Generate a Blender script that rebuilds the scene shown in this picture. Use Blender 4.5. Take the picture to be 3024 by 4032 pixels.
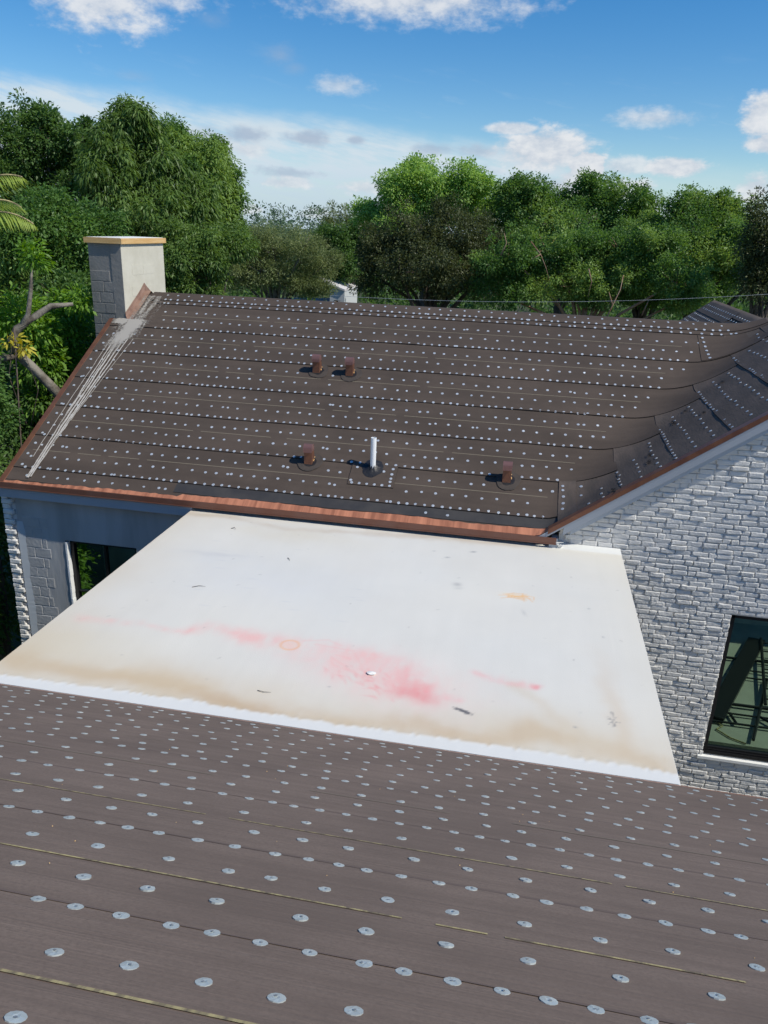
import bpy, math, random
import numpy as np
from mathutils import Matrix, Vector
random.seed(7); rng=np.random.default_rng(11)
sc=bpy.context.scene
for o in list(bpy.data.objects): bpy.data.objects.remove(o)
K=6.9                                   # eye height above the ground
# ------------------------------------------------------------------ camera
YAW,PIT,ROL=0.17475,0.35281,0.03843
_f=Vector((-math.sin(YAW)*math.cos(PIT),math.cos(YAW)*math.cos(PIT),-math.sin(PIT)))
_r=Vector((math.cos(YAW),math.sin(YAW),0)); _u=_r.cross(_f)
_R=math.cos(ROL)*_r+math.sin(ROL)*_u; _U=-math.sin(ROL)*_r+math.cos(ROL)*_u
cd=bpy.data.cameras.new('camera'); cam=bpy.data.objects.new('camera',cd); sc.collection.objects.link(cam)
cam.matrix_world=Matrix(((_R.x,_U.x,-_f.x,0),(_R.y,_U.y,-_f.y,0),(_R.z,_U.z,-_f.z,K),(0,0,0,1)))
cd.sensor_fit='VERTICAL'; cd.sensor_height=24; cd.lens=3028/4032*24; cd.clip_end=3000; cd.clip_start=.05
sc.camera=cam
def photo_xy(p):                         # image position 0..1, used only to rank repeats by size
    d=Vector((p[0],p[1],p[2]-K)); z=d.dot(_f)
    return (3028*d.dot(_R)/z/3024+.5, .5-3028*d.dot(_U)/z/4032, z)
# ------------------------------------------------------------------ light
SUN=Vector((.655,-.155,.745)).normalized()
sl=bpy.data.lights.new('sun','SUN'); sl.energy=4.9; sl.angle=math.radians(.53); sl.color=(1,.94,.83)
so=bpy.data.objects.new('sun',sl); sc.collection.objects.link(so); so.location=(10,-5,30)
so.rotation_euler=SUN.to_track_quat('Z','Y').to_euler()
sc.view_settings.view_transform='Standard'; sc.view_settings.look='None'; sc.view_settings.gamma=1
sc.view_settings.use_curve_mapping=False; sc.view_settings.exposure=-.22
w=bpy.data.worlds.new('World'); sc.world=w; w.use_nodes=True
N=w.node_tree; N.nodes.clear()
def nn(t,k,**a):
    n=t.nodes.new(k)
    for q,v in a.items(): setattr(n,q,v)
    return n
class G:                                  # tiny helper for wiring maths nodes
    def __init__(s,t): s.t=t
    def m(s,op,a,b=None,c=None,clamp=False):
        n=nn(s.t,'ShaderNodeMath',operation=op,use_clamp=clamp)
        for i,v in enumerate((a,b,c)):
            if v is None: continue
            if hasattr(v,'links'): s.t.links.new(v,n.inputs[i])
            else: n.inputs[i].default_value=v
        return n.outputs[0]
    def ss(s,v,a,b,lo=0.,hi=1.):
        n=nn(s.t,'ShaderNodeMapRange',interpolation_type='SMOOTHSTEP'); s.t.links.new(v,n.inputs[0])
        n.inputs[1].default_value=a; n.inputs[2].default_value=b; n.inputs[3].default_value=lo; n.inputs[4].default_value=hi
        return n.outputs[0]
    def noise(s,vec,scale,detail=4,rough=.55,out=0):
        n=nn(s.t,'ShaderNodeTexNoise'); n.inputs['Scale'].default_value=scale; n.inputs['Detail'].default_value=detail; n.inputs['Roughness'].default_value=rough
        if vec is not None: s.t.links.new(vec,n.inputs['Vector'])
        return n.outputs[out]
    def mix(s,f,a,b):
        n=nn(s.t,'ShaderNodeMix',data_type='RGBA')
        for i,v in ((0,f),(6,a),(7,b)):
            if hasattr(v,'links'): s.t.links.new(v,n.inputs[i])
            elif i==0: n.inputs[0].default_value=v
            else: n.inputs[i].default_value=(*v,1)
        return n.outputs[2]
    def comb(s,x,y,z=0.):
        n=nn(s.t,'ShaderNodeCombineXYZ')
        for i,v in enumerate((x,y,z)):
            if hasattr(v,'links'): s.t.links.new(v,n.inputs[i])
            else: n.inputs[i].default_value=v
        return n.outputs[0]
g=G(N)
sky=nn(N,'ShaderNodeTexSky',sky_type='NISHITA'); sky.sun_disc=False
sky.sun_elevation=math.asin(SUN.z); sky.sun_rotation=math.atan2(SUN.x,SUN.y); sky.altitude=0; sky.air_density=1.0; sky.dust_density=.15; sky.ozone_density=3.5
tc=nn(N,'ShaderNodeTexCoord'); sep=nn(N,'ShaderNodeSeparateXYZ'); N.links.new(tc.outputs['Generated'],sep.inputs[0])
az=g.m('MULTIPLY',g.m('ARCTAN2',sep.outputs[0],sep.outputs[1]),57.2958)
el=g.m('MULTIPLY',g.m('ARCSINE',sep.outputs[2]),57.2958)
P0=g.comb(az,g.m('MULTIPLY',el,1.7),0.)
nzc=nn(N,'ShaderNodeTexNoise'); nzc.inputs['Scale'].default_value=.55; nzc.inputs['Detail'].default_value=6; nzc.inputs['Roughness'].default_value=.58; N.links.new(P0,nzc.inputs['Vector'])
n1=nzc.outputs[0]
n2=g.noise(P0,.16,5,.6); n3=g.noise(P0,1.9,3,.6)
n4=g.noise(g.comb(g.m('MULTIPLY',az,.25),g.m('ADD',g.m('MULTIPLY',el,1.3),g.m('MULTIPLY',az,.22)),0.),.9,5,.6)
def blob(a,e,ra,re,soft,amp,dens=1.):
    dx=g.m('DIVIDE',g.m('SUBTRACT',az,a),ra); dy=g.m('DIVIDE',g.m('SUBTRACT',el,e),re)
    r=g.m('SQRT',g.m('ADD',g.m('MULTIPLY',dx,dx),g.m('MULTIPLY',dy,dy)))
    v=g.m('ADD',g.m('SUBTRACT',1.,r),g.m('MULTIPLY',g.m('SUBTRACT',n1,.5),amp))
    v=g.m('ADD',v,g.m('MULTIPLY',g.m('SUBTRACT',n3,.5),amp*.3))
    return g.ss(v,0.,soft,0.,dens)
def union(L):
    r=L[0]
    for x in L[1:]: r=g.m('MAXIMUM',r,x)
    return r
WHITE=[(-28.6,12.0,5.0,2.3,.9,1.6,.9),(-26.5,13.3,5.5,2.0,.8,1.4,.85),(-9.8,13.6,10.5,1.9,.9,1.4,.88),(-14.0,8.7,2.4,.8,.9,1.6,.6),
 (-.2,5.3,4.2,1.7,.55,1.2,.95),(-2.4,6.5,2.2,.5,.5,.9,.85),(2.6,4.4,1.5,1.1,.3,1.4,.97),(2.2,3.3,1.6,1.3,.4,1.4,.9),(8.2,4.4,2.4,.75,.45,1.3,.93),(5.2,4.4,2.2,.7,.6,1.3,.75),
 (5.1,3.0,2.6,1.0,.7,1.6,.85),(12.9,7.2,1.8,1.7,.5,1.4,.95),(13.6,5.8,1.9,.8,.4,1.2,.95),(6.6,1.7,1.3,1.3,.6,1.6,.8),(13.2,3.2,1.4,1.2,.6,1.6,.8),
 (-17.6,2.7,2.4,.5,.6,2.,.7),(-12.,2.6,2.6,.6,.7,2.,.75),(-20.1,.9,1.0,.45,.7,1.5,.75),(-15.6,.8,1.3,.4,.6,1.6,.6),(-9.6,2.0,2.2,1.,.8,1.8,.8),(-20.,4.6,1.9,.6,.7,1.4,.7),(6.4,7.2,3.4,.75,.9,1.3,.72)]
GREY=[(-20.2,5.5,2.1,.75,.8,1.5,.75),(-16.2,5.5,2.1,.65,.8,1.5,.75),(-12.9,5.5,.9,.4,.8,1.1,.7),(-7.7,5.1,2.2,.5,.9,1.7,.6),(-4.6,5.1,2.4,.6,1.,1.7,.6),(-17.3,3.3,3.,.45,.9,1.9,.6),(-22.6,5.4,1.8,.8,1.,1.5,.5),(-17.9,10.2,2.0,.9,1.4,1.6,.4),(-17.,9.5,1.3,.6,1.3,1.4,.3),(-22.2,11.8,1.6,.8,1.5,1.6,.3),(-5.4,3.9,2.4,.6,.9,1.7,.6),(.8,3.2,1.8,.5,.9,1.7,.5),(-27,8.4,1.4,.5,1.2,1.4,.25),(5.2,3.2,2.,.4,.8,1.7,.5)]
mw=union([blob(*b) for b in WHITE]); mg=union([blob(*b) for b in GREY])
# the long pale sheet of high cloud lying across the horizon: its top edge drops towards the right
edge=g.m('ADD',5.65,g.m('MULTIPLY',az,-.075)); edge=g.m('ADD',edge,g.m('MULTIPLY',g.m('SUBTRACT',n2,.5),1.6)); edge=g.m('ADD',edge,g.m('MULTIPLY',g.m('SUBTRACT',n1,.5),.5))
up=g.ss(g.m('SUBTRACT',edge,el),-.25,1.3)
low=g.ss(el,.2,4.2,.45,1.)
rgt=g.ss(az,-.5,5.,1.,.22)
sheet=g.m('MULTIPLY',g.m('MULTIPLY',g.m('MULTIPLY',up,low),rgt),g.ss(n4,.34,.60,.45,1.))
wis=g.m('MULTIPLY',g.ss(n4,.5,.85,0.,.30),g.m('MULTIPLY',g.ss(az,2.,9.),g.ss(el,6.5,3.)))
wisp2=g.m('MULTIPLY',g.ss(n4,.55,.8,0.,.22),g.ss(el,12.,6.))
# scattered unseen cumulus above the view, coverage raised to whiten the ambient light
gen=g.m('MULTIPLY',g.ss(g.noise(tc.outputs['Generated'],4.,6,.6),.60,.72),g.ss(el,17.,26.,0.,.8))
Bs=nn(N,'ShaderNodeBackground'); N.links.new(sky.outputs[0],Bs.inputs[0]); Bs.inputs[1].default_value=.135
hsv=nn(N,'ShaderNodeHueSaturation'); N.links.new(sky.outputs[0],hsv.inputs['Color']); hsv.inputs['Saturation'].default_value=1.40; hsv.inputs['Value'].default_value=1.05; hsv.inputs['Hue'].default_value=.503; N.links.new(hsv.outputs[0],Bs.inputs[0])
shade=g.ss(g.m('ADD',n1,g.m('MULTIPLY',n3,.3)),.45,.85)
cw=g.mix(shade,(.66,.73,.83),(.93,.95,.98))
c=g.mix(g.m('MAXIMUM',sheet,g.m('MAXIMUM',wis,wisp2)),(0,0,0),(0,0,0))
def bg(col,st=1.):
    b=nn(N,'ShaderNodeBackground'); b.inputs[1].default_value=st
    if hasattr(col,'links'): N.links.new(col,b.inputs[0])
    else: b.inputs[0].default_value=(*col,1)
    return b.outputs[0]
def ms(f,a,b):
    m=nn(N,'ShaderNodeMixShader'); N.links.new(f,m.inputs[0]); N.links.new(a,m.inputs[1]); N.links.new(b,m.inputs[2]); return m.outputs[0]
s=ms(g.m('MAXIMUM',sheet,g.m('MAXIMUM',wis,wisp2)),Bs.outputs[0],bg((.74,.86,.95)))
s=ms(g.ss(el,5.0,-.5,0.,.80),s,bg((.52,.70,.90))); s=ms(mg,s,bg((.44,.54,.70))); s=ms(g.m('MAXIMUM',mw,gen),s,bg(cw))
wo=nn(N,'ShaderNodeOutputWorld'); N.links.new(s,wo.inputs[0])
# ------------------------------------------------------------------ object helpers
WM={}
def put(o,M=None,p=None):
    M=M or Matrix(); sc.collection.objects.link(o)
    if p: o.parent=p; o.matrix_parent_inverse=WM[p].inverted()
    o.matrix_basis=M; WM[o]=M.copy(); return o
def tag(o,label=None,category=None,group=None,kind=None):
    for k,v in (('label',label),('category',category),('group',group),('kind',kind)):
        if v: o[k]=v
    return o
def empty(name,loc,label,cat,group=None):
    o=bpy.data.objects.new(name,None); o.empty_display_size=.3
    put(o,Matrix.Translation(loc)); return tag(o,label,cat,group)
def mesh(name,V,F,mats,mi=None,smooth=False):
    me=bpy.data.meshes.new(name); me.from_pydata([tuple(v) for v in V],[],[tuple(f) for f in F])
    for m in (mats if isinstance(mats,(list,tuple)) else [mats]): me.materials.append(m)
    if mi is not None: me.polygons.foreach_set('material_index',mi)
    if smooth: me.polygons.foreach_set('use_smooth',[True]*len(me.polygons))
    me.update(); return me
def obj(name,me,p=None,M=None,**t):
    return tag(put(bpy.data.objects.new(name,me),M,p),**t)
class MB:                                 # collects shapes into one mesh
    def __init__(s): s.V=[];s.F=[];s.I=[]
    def add(s,V,F,mi=0):
        b=len(s.V); s.V+=[tuple(v) for v in V]; s.F+=[tuple(b+i for i in f) for f in F]; s.I+=[mi]*len(F)
    def box(s,a,b,mi=0):
        x0,y0,z0=a;x1,y1,z1=b
        s.add([(x0,y0,z0),(x1,y0,z0),(x1,y1,z0),(x0,y1,z0),(x0,y0,z1),(x1,y0,z1),(x1,y1,z1),(x0,y1,z1)],
              [(0,3,2,1),(4,5,6,7),(0,1,5,4),(1,2,6,5),(2,3,7,6),(3,0,4,7)],mi)
    def prism(s,pts,ax,a,b,mi=0):         # polygon pts in the other two axes, pulled along ax
        n=len(pts)
        def v(p,t): return (t,p[0],p[1]) if ax==0 else ((p[0],t,p[1]) if ax==1 else (p[0],p[1],t))
        s.add([v(p,a) for p in pts]+[v(p,b) for p in pts],[tuple(range(n))[::-1],tuple(range(n,2*n))]+[(i,(i+1)%n,(i+1)%n+n,i+n) for i in range(n)],mi)
    def tube(s,P,R,n=7,mi=0,caps=True):
        P=[Vector(p) for p in P]; b=len(s.V)
        for i,p in enumerate(P):
            t=(P[min(i+1,len(P)-1)]-P[max(i-1,0)]).normalized()
            a=t.cross(Vector((.31,.87,.39)) if abs(t.z)>.6 else Vector((0,0,1))).normalized(); c=t.cross(a)
            for k in range(n):
                q=2*math.pi*k/n; s.V.append(tuple(p+R[i]*(math.cos(q)*a+math.sin(q)*c)))
        for i in range(len(P)-1):
            for k in range(n): s.F.append((b+i*n+k,b+i*n+(k+1)%n,b+(i+1)*n+(k+1)%n,b+(i+1)*n+k)); s.I.append(mi)
        if caps:
            s.F.append(tuple(b+k for k in range(n))[::-1]); s.F.append(tuple(b+(len(P)-1)*n+k for k in range(n))); s.I+=[mi,mi]
    def mesh(s,name,mats,smooth=False): return mesh(name,s.V,s.F,mats,s.I,smooth)
    def obj(s,name,mats,p=None,smooth=False,**t):
        o=obj(name,s.mesh(name,mats,smooth),p,**t)
        bm_fix(o.data); return o
def bm_fix(me):
    import bmesh
    b=bmesh.new(); b.from_mesh(me); bmesh.ops.recalc_face_normals(b,faces=b.faces); b.to_mesh(me); b.free()
# value noise for mesh building
_T=rng.random((257,257))
def vn(x,y,s=1.,o=0.):
    x=np.asarray(x,float)*s+o+1000; y=np.asarray(y,float)*s+o*1.7+1000
    i=np.floor(x).astype(int); j=np.floor(y).astype(int); a=x-i; b=y-j; a=a*a*(3-2*a); b=b*b*(3-2*b)
    i0=i%256;j0=j%256
    return (_T[i0,j0]*(1-a)+_T[i0+1,j0]*a)*(1-b)+(_T[i0,j0+1]*(1-a)+_T[i0+1,j0+1]*a)*b
def fbm(x,y,s=1.,o=0.,n=4,r=.5):
    t=0;a=1;q=0
    for k in range(n): t=t+a*vn(x,y,s*2**k,o+13.7*k); q+=a; a*=r
    return t/q
# ------------------------------------------------------------------ materials
def mat(name,base,rough=.8,metal=0.,var=None,vs=3.,stretch=None,bump=0.,bs=40.,spec=.35,island=0.,attr=None,fine=0.,sheen=0.,coat=0.):
    m=bpy.data.materials.new(name); m.use_nodes=True; t=m.node_tree; q=G(t)
    b=t.nodes['Principled BSDF']; b.inputs['Roughness'].default_value=rough; b.inputs['Metallic'].default_value=metal; b.inputs['Specular IOR Level'].default_value=spec
    if sheen: b.inputs['Sheen Weight'].default_value=sheen
    tc=nn(t,'ShaderNodeTexCoord'); v=tc.outputs['Object']
    if stretch:
        mp=nn(t,'ShaderNodeMapping'); mp.inputs['Scale'].default_value=stretch; t.links.new(v,mp.inputs[0]); v=mp.outputs[0]
    if attr:
        at=nn(t,'ShaderNodeAttribute',attribute_name=attr); col=at.outputs['Color']
    else: col=base
    if var:
        col=q.mix(q.ss(q.noise(v,vs,5,.6),.32,.68),col,var)
    if fine:
        col=q.mix(q.ss(q.noise(tc.outputs['Object'],1.3,5,.65),.35,.70,0.,.45),col,tuple(.62*c for c in base))
        col=q.mix(q.ss(q.noise(tc.outputs['Object'],.55,6,.7,),.52,.72,0.,.22),col,tuple(1.7*c for c in base))
        col=q.mix(q.m('MULTIPLY',q.ss(q.noise(tc.outputs['Object'],90.,3,.7),.35,.75),fine),col,(.75*base[0],.75*base[1],.75*base[2]))
    if island:
        gm=nn(t,'ShaderNodeNewGeometry'); h=nn(t,'ShaderNodeHueSaturation')
        t.links.new(q.m('MULTIPLY_ADD',gm.outputs['Random Per Island'],island*2,1-island),h.inputs['Value'])
        if hasattr(col,'links'): t.links.new(col,h.inputs['Color'])
        else: h.inputs['Color'].default_value=(*col,1)
        col=h.outputs[0]
    if hasattr(col,'links'): t.links.new(col,b.inputs['Base Color'])
    else: b.inputs['Base Color'].default_value=(*col,1)
    if bump:
        bp=nn(t,'ShaderNodeBump'); bp.inputs['Strength'].default_value=1.; bp.inputs['Distance'].default_value=bump
        t.links.new(q.noise(v,bs,4,.6),bp.inputs['Height']); t.links.new(bp.outputs[0],b.inputs['Normal'])
    return m
def leaf_mat(name,a,b,tr=.35,hl=None):
    m=bpy.data.materials.new(name); m.use_nodes=True; t=m.node_tree; q=G(t); bs=t.nodes['Principled BSDF']
    gm=nn(t,'ShaderNodeNewGeometry'); tc=nn(t,'ShaderNodeTexCoord')
    f=q.m('ADD',q.m('MULTIPLY',gm.outputs['Random Per Island'],.55),q.m('MULTIPLY',q.ss(q.noise(tc.outputs['Object'],.9,4,.6),.3,.7),.45))
    col=q.mix(f,a,b)
    if hl: col=q.mix(q.ss(q.noise(tc.outputs['Object'],.45,2,.5,),.5,.62),col,hl)
    t.links.new(col,bs.inputs['Base Color']); bs.inputs['Roughness'].default_value=.5; bs.inputs['Specular IOR Level'].default_value=.4
    tl=nn(t,'ShaderNodeBsdfTranslucent'); h=nn(t,'ShaderNodeHueSaturation'); h.inputs['Value'].default_value=1.4; h.inputs['Saturation'].default_value=1.15; h.inputs['Hue'].default_value=.485; t.links.new(col,h.inputs['Color']); t.links.new(h.outputs[0],tl.inputs[0])
    mx=nn(t,'ShaderNodeMixShader'); mx.inputs[0].default_value=tr; t.links.new(bs.outputs[0],mx.inputs[1]); t.links.new(tl.outputs[0],mx.inputs[2])
    t.links.new(mx.outputs[0],t.nodes['Material Output'].inputs[0]); return m
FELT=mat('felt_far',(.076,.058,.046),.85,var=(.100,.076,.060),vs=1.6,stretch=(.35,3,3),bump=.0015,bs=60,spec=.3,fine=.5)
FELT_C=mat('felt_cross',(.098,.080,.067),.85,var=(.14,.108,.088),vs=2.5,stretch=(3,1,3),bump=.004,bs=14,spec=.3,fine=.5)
FELT_N=mat('felt_near',(.178,.132,.104),.8,var=(.218,.163,.129),vs=2.2,stretch=(.12,7,7),bump=.0035,bs=9,spec=.35,fine=.6)
BLACK=mat('felt_edge',(.012,.011,.011),.9)
LAP_SHADE=mat('felt_lap_shade',(.145,.108,.090),.9)
ASPH=mat('asphalt_band',(.035,.035,.038),.75,var=(.055,.052,.05),vs=3,bump=.002,bs=30)
TAR=mat('tar',(.014,.014,.016),.45,var=(.028,.027,.027),vs=8,bump=.006,bs=25,spec=.5)
TARM=mat('tar_smear',(.055,.046,.039),.75,var=(.072,.058,.048),vs=9,bump=.003,bs=30)
CAPM=mat('galvanised',(.60,.64,.66),.38,metal=.45,var=(.72,.75,.76),vs=6,island=.0)
CAPM2=mat('galvanised_near',(.46,.51,.50),.42,metal=.35,var=(.58,.63,.61),vs=5)
NAILM=mat('nail_steel',(.42,.43,.44),.4,metal=.7)
CHALK=mat('chalk_line',(.21,.18,.13),.9); CHALK_N=mat('chalk_line_yellow',(.50,.42,.20),.9,var=(.14,.11,.08),vs=30,stretch=(1,.01,.01))
COPPER=mat('copper_new',(.42,.145,.075),.42,metal=.25,var=(.50,.20,.11),vs=7,stretch=(6,.4,.4))
COPPER_S=mat('copper_stained',(.60,.25,.14),.5,metal=.12,var=(.32,.125,.07),vs=2.2,stretch=(5,.3,.3))
COPPER_D=mat('copper_dark',(.22,.115,.085),.5,metal=.3,var=(.20,.09,.06),vs=3)
COPPER_V=mat('copper_vent',(.23,.105,.06),.42,metal=.35,var=(.17,.075,.05),vs=6)
COPPER_H=mat('copper_hood',(.22,.115,.105),.38,metal=.4,var=(.28,.15,.13),vs=8)
RUST=mat('flashing',(.17,.095,.07),.6,var=(.30,.19,.14),vs=5,bump=.002)
FASC=mat('fascia_grey',(.36,.39,.42),.6,var=(.40,.43,.46),vs=1)
FASC2=mat('fascia_pale',(.50,.54,.57),.6)
CEM=mat('cement',(.47,.475,.47),.9,var=(.34,.34,.33),vs=1.3,stretch=(1.4,1,.25),bump=.006,bs=9)
CEMB=mat('cement_block',(.40,.40,.39),.92,var=(.46,.46,.45),vs=2.5,bump=.006,bs=20)
BRICK=mat('painted_brick',(.66,.65,.615),.75,var=(.76,.745,.70),vs=2.2,bump=.011,bs=24,island=0)
MORT=mat('painted_mortar',(.64,.625,.59),.85,bump=.008,bs=22)
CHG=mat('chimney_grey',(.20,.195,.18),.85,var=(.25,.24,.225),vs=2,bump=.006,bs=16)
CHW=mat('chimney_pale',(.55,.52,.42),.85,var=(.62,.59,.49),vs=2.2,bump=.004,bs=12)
CAPW=mat('raw_timber',(.62,.37,.14),.6,var=(.72,.48,.22),vs=3,stretch=(1,1,12)); PLAS=mat('plaster_white',(.8,.8,.76),.7)
MORTW=mat('mortar_spill',(.42,.39,.34),.95,var=(.52,.49,.44),vs=8,bump=.004,bs=30)
PVC=mat('pvc',(.82,.84,.84),.35); FRAME=mat('black_frame',(.012,.012,.013),.35); DARKR=mat('dark_inside',(.008,.008,.008),.9)
def glass(name,tint,fac,base):
    m=bpy.data.materials.new(name); m.use_nodes=True; t=m.node_tree; t.nodes.remove(t.nodes['Principled BSDF'])
    d=nn(t,'ShaderNodeBsdfDiffuse'); d.inputs[0].default_value=(*base,1); gl=nn(t,'ShaderNodeBsdfGlossy'); gl.inputs[0].default_value=(*tint,1); gl.inputs['Roughness'].default_value=.008
    mx=nn(t,'ShaderNodeMixShader'); mx.inputs[0].default_value=fac; t.links.new(d.outputs[0],mx.inputs[1]); t.links.new(gl.outputs[0],mx.inputs[2]); t.links.new(mx.outputs[0],t.nodes['Material Output'].inputs[0]); return m
GLASS=glass('tinted_glass',(.50,.74,.55),.55,(.004,.008,.007)); GLASS2=glass('tinted_glass_left',(.6,.75,.62),.5,(.004,.007,.006))
BARK=mat('bark',(.09,.075,.06),.9,var=(.26,.24,.20),vs=5,bump=.02,bs=14); BARKD=mat('bark_dark',(.07,.055,.045),.9,var=(.14,.11,.09),vs=4,bump=.02,bs=10); BARKR=mat('bark_red',(.30,.15,.09),.8,var=(.36,.26,.18),vs=4)
GROUND=mat('ground_grass',(.035,.05,.018),.95,var=(.07,.075,.035),vs=.6,bump=.03,bs=4)
YARD=mat('yard_concrete',(.40,.39,.35),.85,var=(.32,.31,.28),vs=1.2,bump=.003,bs=20)
# ------------------------------------------------------------------ ground
GZ=-.7
def sheet(name,x0,y0,x1,y1,z,m,n=1,**t):
    return obj(name,mesh(name,[(x0,y0,z),(x1,y0,z),(x1,y1,z),(x0,y1,z)],[(0,1,2,3)],m),**t)
sheet('ground',-1200,-600,1200,2000,GZ,GROUND,kind='structure')
sheet('side_path',-2.5,8.7,9,9.6,GZ+.004,YARD,kind='structure')
mb=MB(); mb.box((-2.5,4.5,GZ-.1),(9,8.72,0)); mb.obj('patio',[YARD],None,kind='structure')
# ------------------------------------------------------------------ roof geometry (far house)
T=math.tan(math.radians(29.5)); CS=math.cos(math.radians(29.5)); TC=.72776; EY=9.213; RY=13.345; RX=3.68
def smax(a,b,k): h=np.maximum(k-np.abs(a-b),0)/k; return np.maximum(a,b)+h*h*k/4
def H(x,y):
    B=np.minimum(-1.8775+T*y,-1.8775+T*(2*RY-y)); C=np.minimum(3.079+TC*x,3.079+TC*(2*RX-x)); return smax(B,C,.34*np.clip((np.asarray(y)-9.25)/.7,.02,1))
def HA(x,y): return 5.959-T*y+0*x
def gridmesh(name,X,Y,Z,mats,edge0=None,edge1=None,drop=.02,mi=0):
    n,m=X.shape; V=np.stack([X,Y,Z],-1).reshape(-1,3); F=[(i*m+j,i*m+j+1,(i+1)*m+j+1,(i+1)*m+j) for i in range(n-1) for j in range(m-1)]; I=[mi]*len(F); V=list(map(tuple,V))
    def skirt(idx):
        b=len(V)
        n_=len(idx)
        for k in idx: V.append(V[k])
        for k in idx: v=V[k]; V.append((v[0],v[1],v[2]-drop))
        for k in range(n_-1): F.append((b+k+1,b+k,b+n_+k,b+n_+k+1)); I.append(1)
    if edge0: skirt(list(range(m)))
    if edge1: skirt([i*m for i in range(n)][::-1])
    if edge1==2: skirt([i*m+m-1 for i in range(n)])
    return mesh(name,V,F,mats,I,True)
house=empty('house',(-7.1,9.36,0),'house with dark capped felt roof, tall grey chimney and painted brick gable','house')
# deck
xs=np.arange(-7.19,8.3,.09); ys=np.r_[np.linspace(EY,17.45,92)]
X,Y=np.meshgrid(xs,ys); Z=H(X,Y)-.004
mb=MB(); me=gridmesh('roof',X,Y,Z,[FELT,FASC]); n,m=X.shape
mb.V=[tuple(v.co) for v in me.vertices]; mb.F=[tuple(p.vertices) for p in me.polygons]; mb.I=[0]*len(mb.F)
def wall_skirt(idx):
    b=len(mb.V)
    for k in idx: v=mb.V[k]; mb.V.append((v[0],v[1],v[2]-.07))
    for k in range(len(idx)-1): mb.F.append((idx[k+1],idx[k],b+k,b+k+1)); mb.I.append(1)
wall_skirt(list(range(m))[::-1]); wall_skirt([i*m for i in range(n)]); wall_skirt([i*m+m-1 for i in range(n)]); wall_skirt([(n-1)*m+j for j in range(m)])
roof=obj('roof',mesh('roof',mb.V,mb.F,[FELT,FASC],mb.I,False),house)
# --- felt strips on the main slope
LAP=[.29,.96,1.635,2.32,3.015,3.695,4.40]
XC=[.74,1.28,1.85,2.415,2.985,3.5,3.6]
def lapwob(x,i): return .012*(vn(x,x*0,.9,i*7.)-.5)+.022*(vn(x,x*0,.13,i*3.)-.5)
def offB(v,i):
    L=(LAP+[4.5])[i+1]-LAP[i] if i<6 else .1
    return .004+.014*np.clip(1-(v-LAP[i])/L,0,1)
lifts=lambda x,i:.008*np.clip(vn(x,x*0,1.7,i*5.+2)-.55,0,1)*2
def felt_strip_B(i,x0,x1,va,vb,mats=[FELT,BLACK]):
    xs=np.r_[np.arange(x0,x1,.1),x1]; vs=np.r_[va,va+.03,np.linspace(va+.12,vb,7)]
    X,Vv=np.meshgrid(xs,vs); Vw=Vv+lapwob(X,i)*np.clip(1-(Vv-va)/.3,0,1)
    Y=EY+Vw*CS; off=offB(np.minimum(Vv,vb),i)+lifts(X,i)*(Vv<va+.02)
    return obj('felt_strip',gridmesh('felt_strip',X,Y,H(X,Y)+off,mats,1,0),roof)
for i in range(6): felt_strip_B(i,-7.12,XC[i]+.02,LAP[i],LAP[i+1]+.02)
def plain_strip(name,x0,x1,y0,y1,o0,o1,mats,nx=.1,ny=6,e1=0,seed=0,par=None,hf=H,e0=1,wob=0.):
    xs=np.r_[np.arange(x0,x1,nx),x1]; ys=np.linspace(y0,y1,ny); X,Y=np.meshgrid(xs,ys)
    if wob: Y=Y+wob*(vn(X,X*0,1.3,seed)-.5)*np.clip(1-(Y-y0)/.2,0,1)
    O=o0+(o1-o0)*(Y-y0)/(y1-y0)
    return obj(name,gridmesh(name,X,Y,hf(X,Y)+O,mats,e0,e1),par or roof)
yv=lambda v: EY+v*CS
plain_strip('felt_strip',-6.55,3.62,yv(4.40),yv(4.52),.018,.014,[FELT,BLACK],seed=3)
plain_strip('felt_strip',-6.7,3.62,yv(4.495),yv(4.5)+.52,.026,.016,[FELT,BLACK],ny=12,seed=5,wob=.02)
plain_strip('felt_strip',-4.6,.62,yv(.125),yv(.30),.003,.003,[ASPH,BLACK],seed=8,wob=.03)
plain_strip('felt_strip',-7.12,-4.6,yv(.06),yv(.30),.003,.003,[FELT,BLACK],seed=9,wob=.02)
plain_strip('felt_strip',.58,.80,EY+.10,yv(.96),.024,.020,[FELT_C,BLACK],nx=.05,ny=8,e1=1,seed=10)
plain_strip('felt_strip',2.6,3.3,yv(3.70),yv(4.39),.026,.012,[FELT,BLACK],nx=.06,ny=8,e1=1,e0=0)
# --- cross gable slope: strips running back from the rake
for j in range(6):
    xa,xb=XC[j],min(XC[j+1]+.02,RX+.25) if j<5 else RX+.3
    y1=yv(LAP[min(j+1,6)])+.03 if j<4 else (yv(4.40)+.02 if j==4 else 17.4)
    xs=np.r_[xa,xa+.03,np.linspace(xa+.1,xb,6)]; ys=np.r_[np.arange(EY+.09,y1,.08),y1]
    Y,X=np.meshgrid(ys,xs); Xw=X; X=X+(.025*(fbm(Y,Y*0,1.6,j*9.)-.5)+.012*(vn(Y,Y*0,9.,j*4.)-.5))*np.clip(1-(X-xa)/.15,0,1)
    O=.006+.007*np.clip(1-(X-xa)/(xb-xa),0,1)+.005*np.clip(vn(Y,Y*0,2.7,j*3.+1)-.45,0,1)*(X<xa+.02)
    obj('felt_strip',gridmesh('felt_strip',X,Y,H(Xw,Y)+O,[FELT_C,BLACK],1,0,drop=.011),roof)
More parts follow.
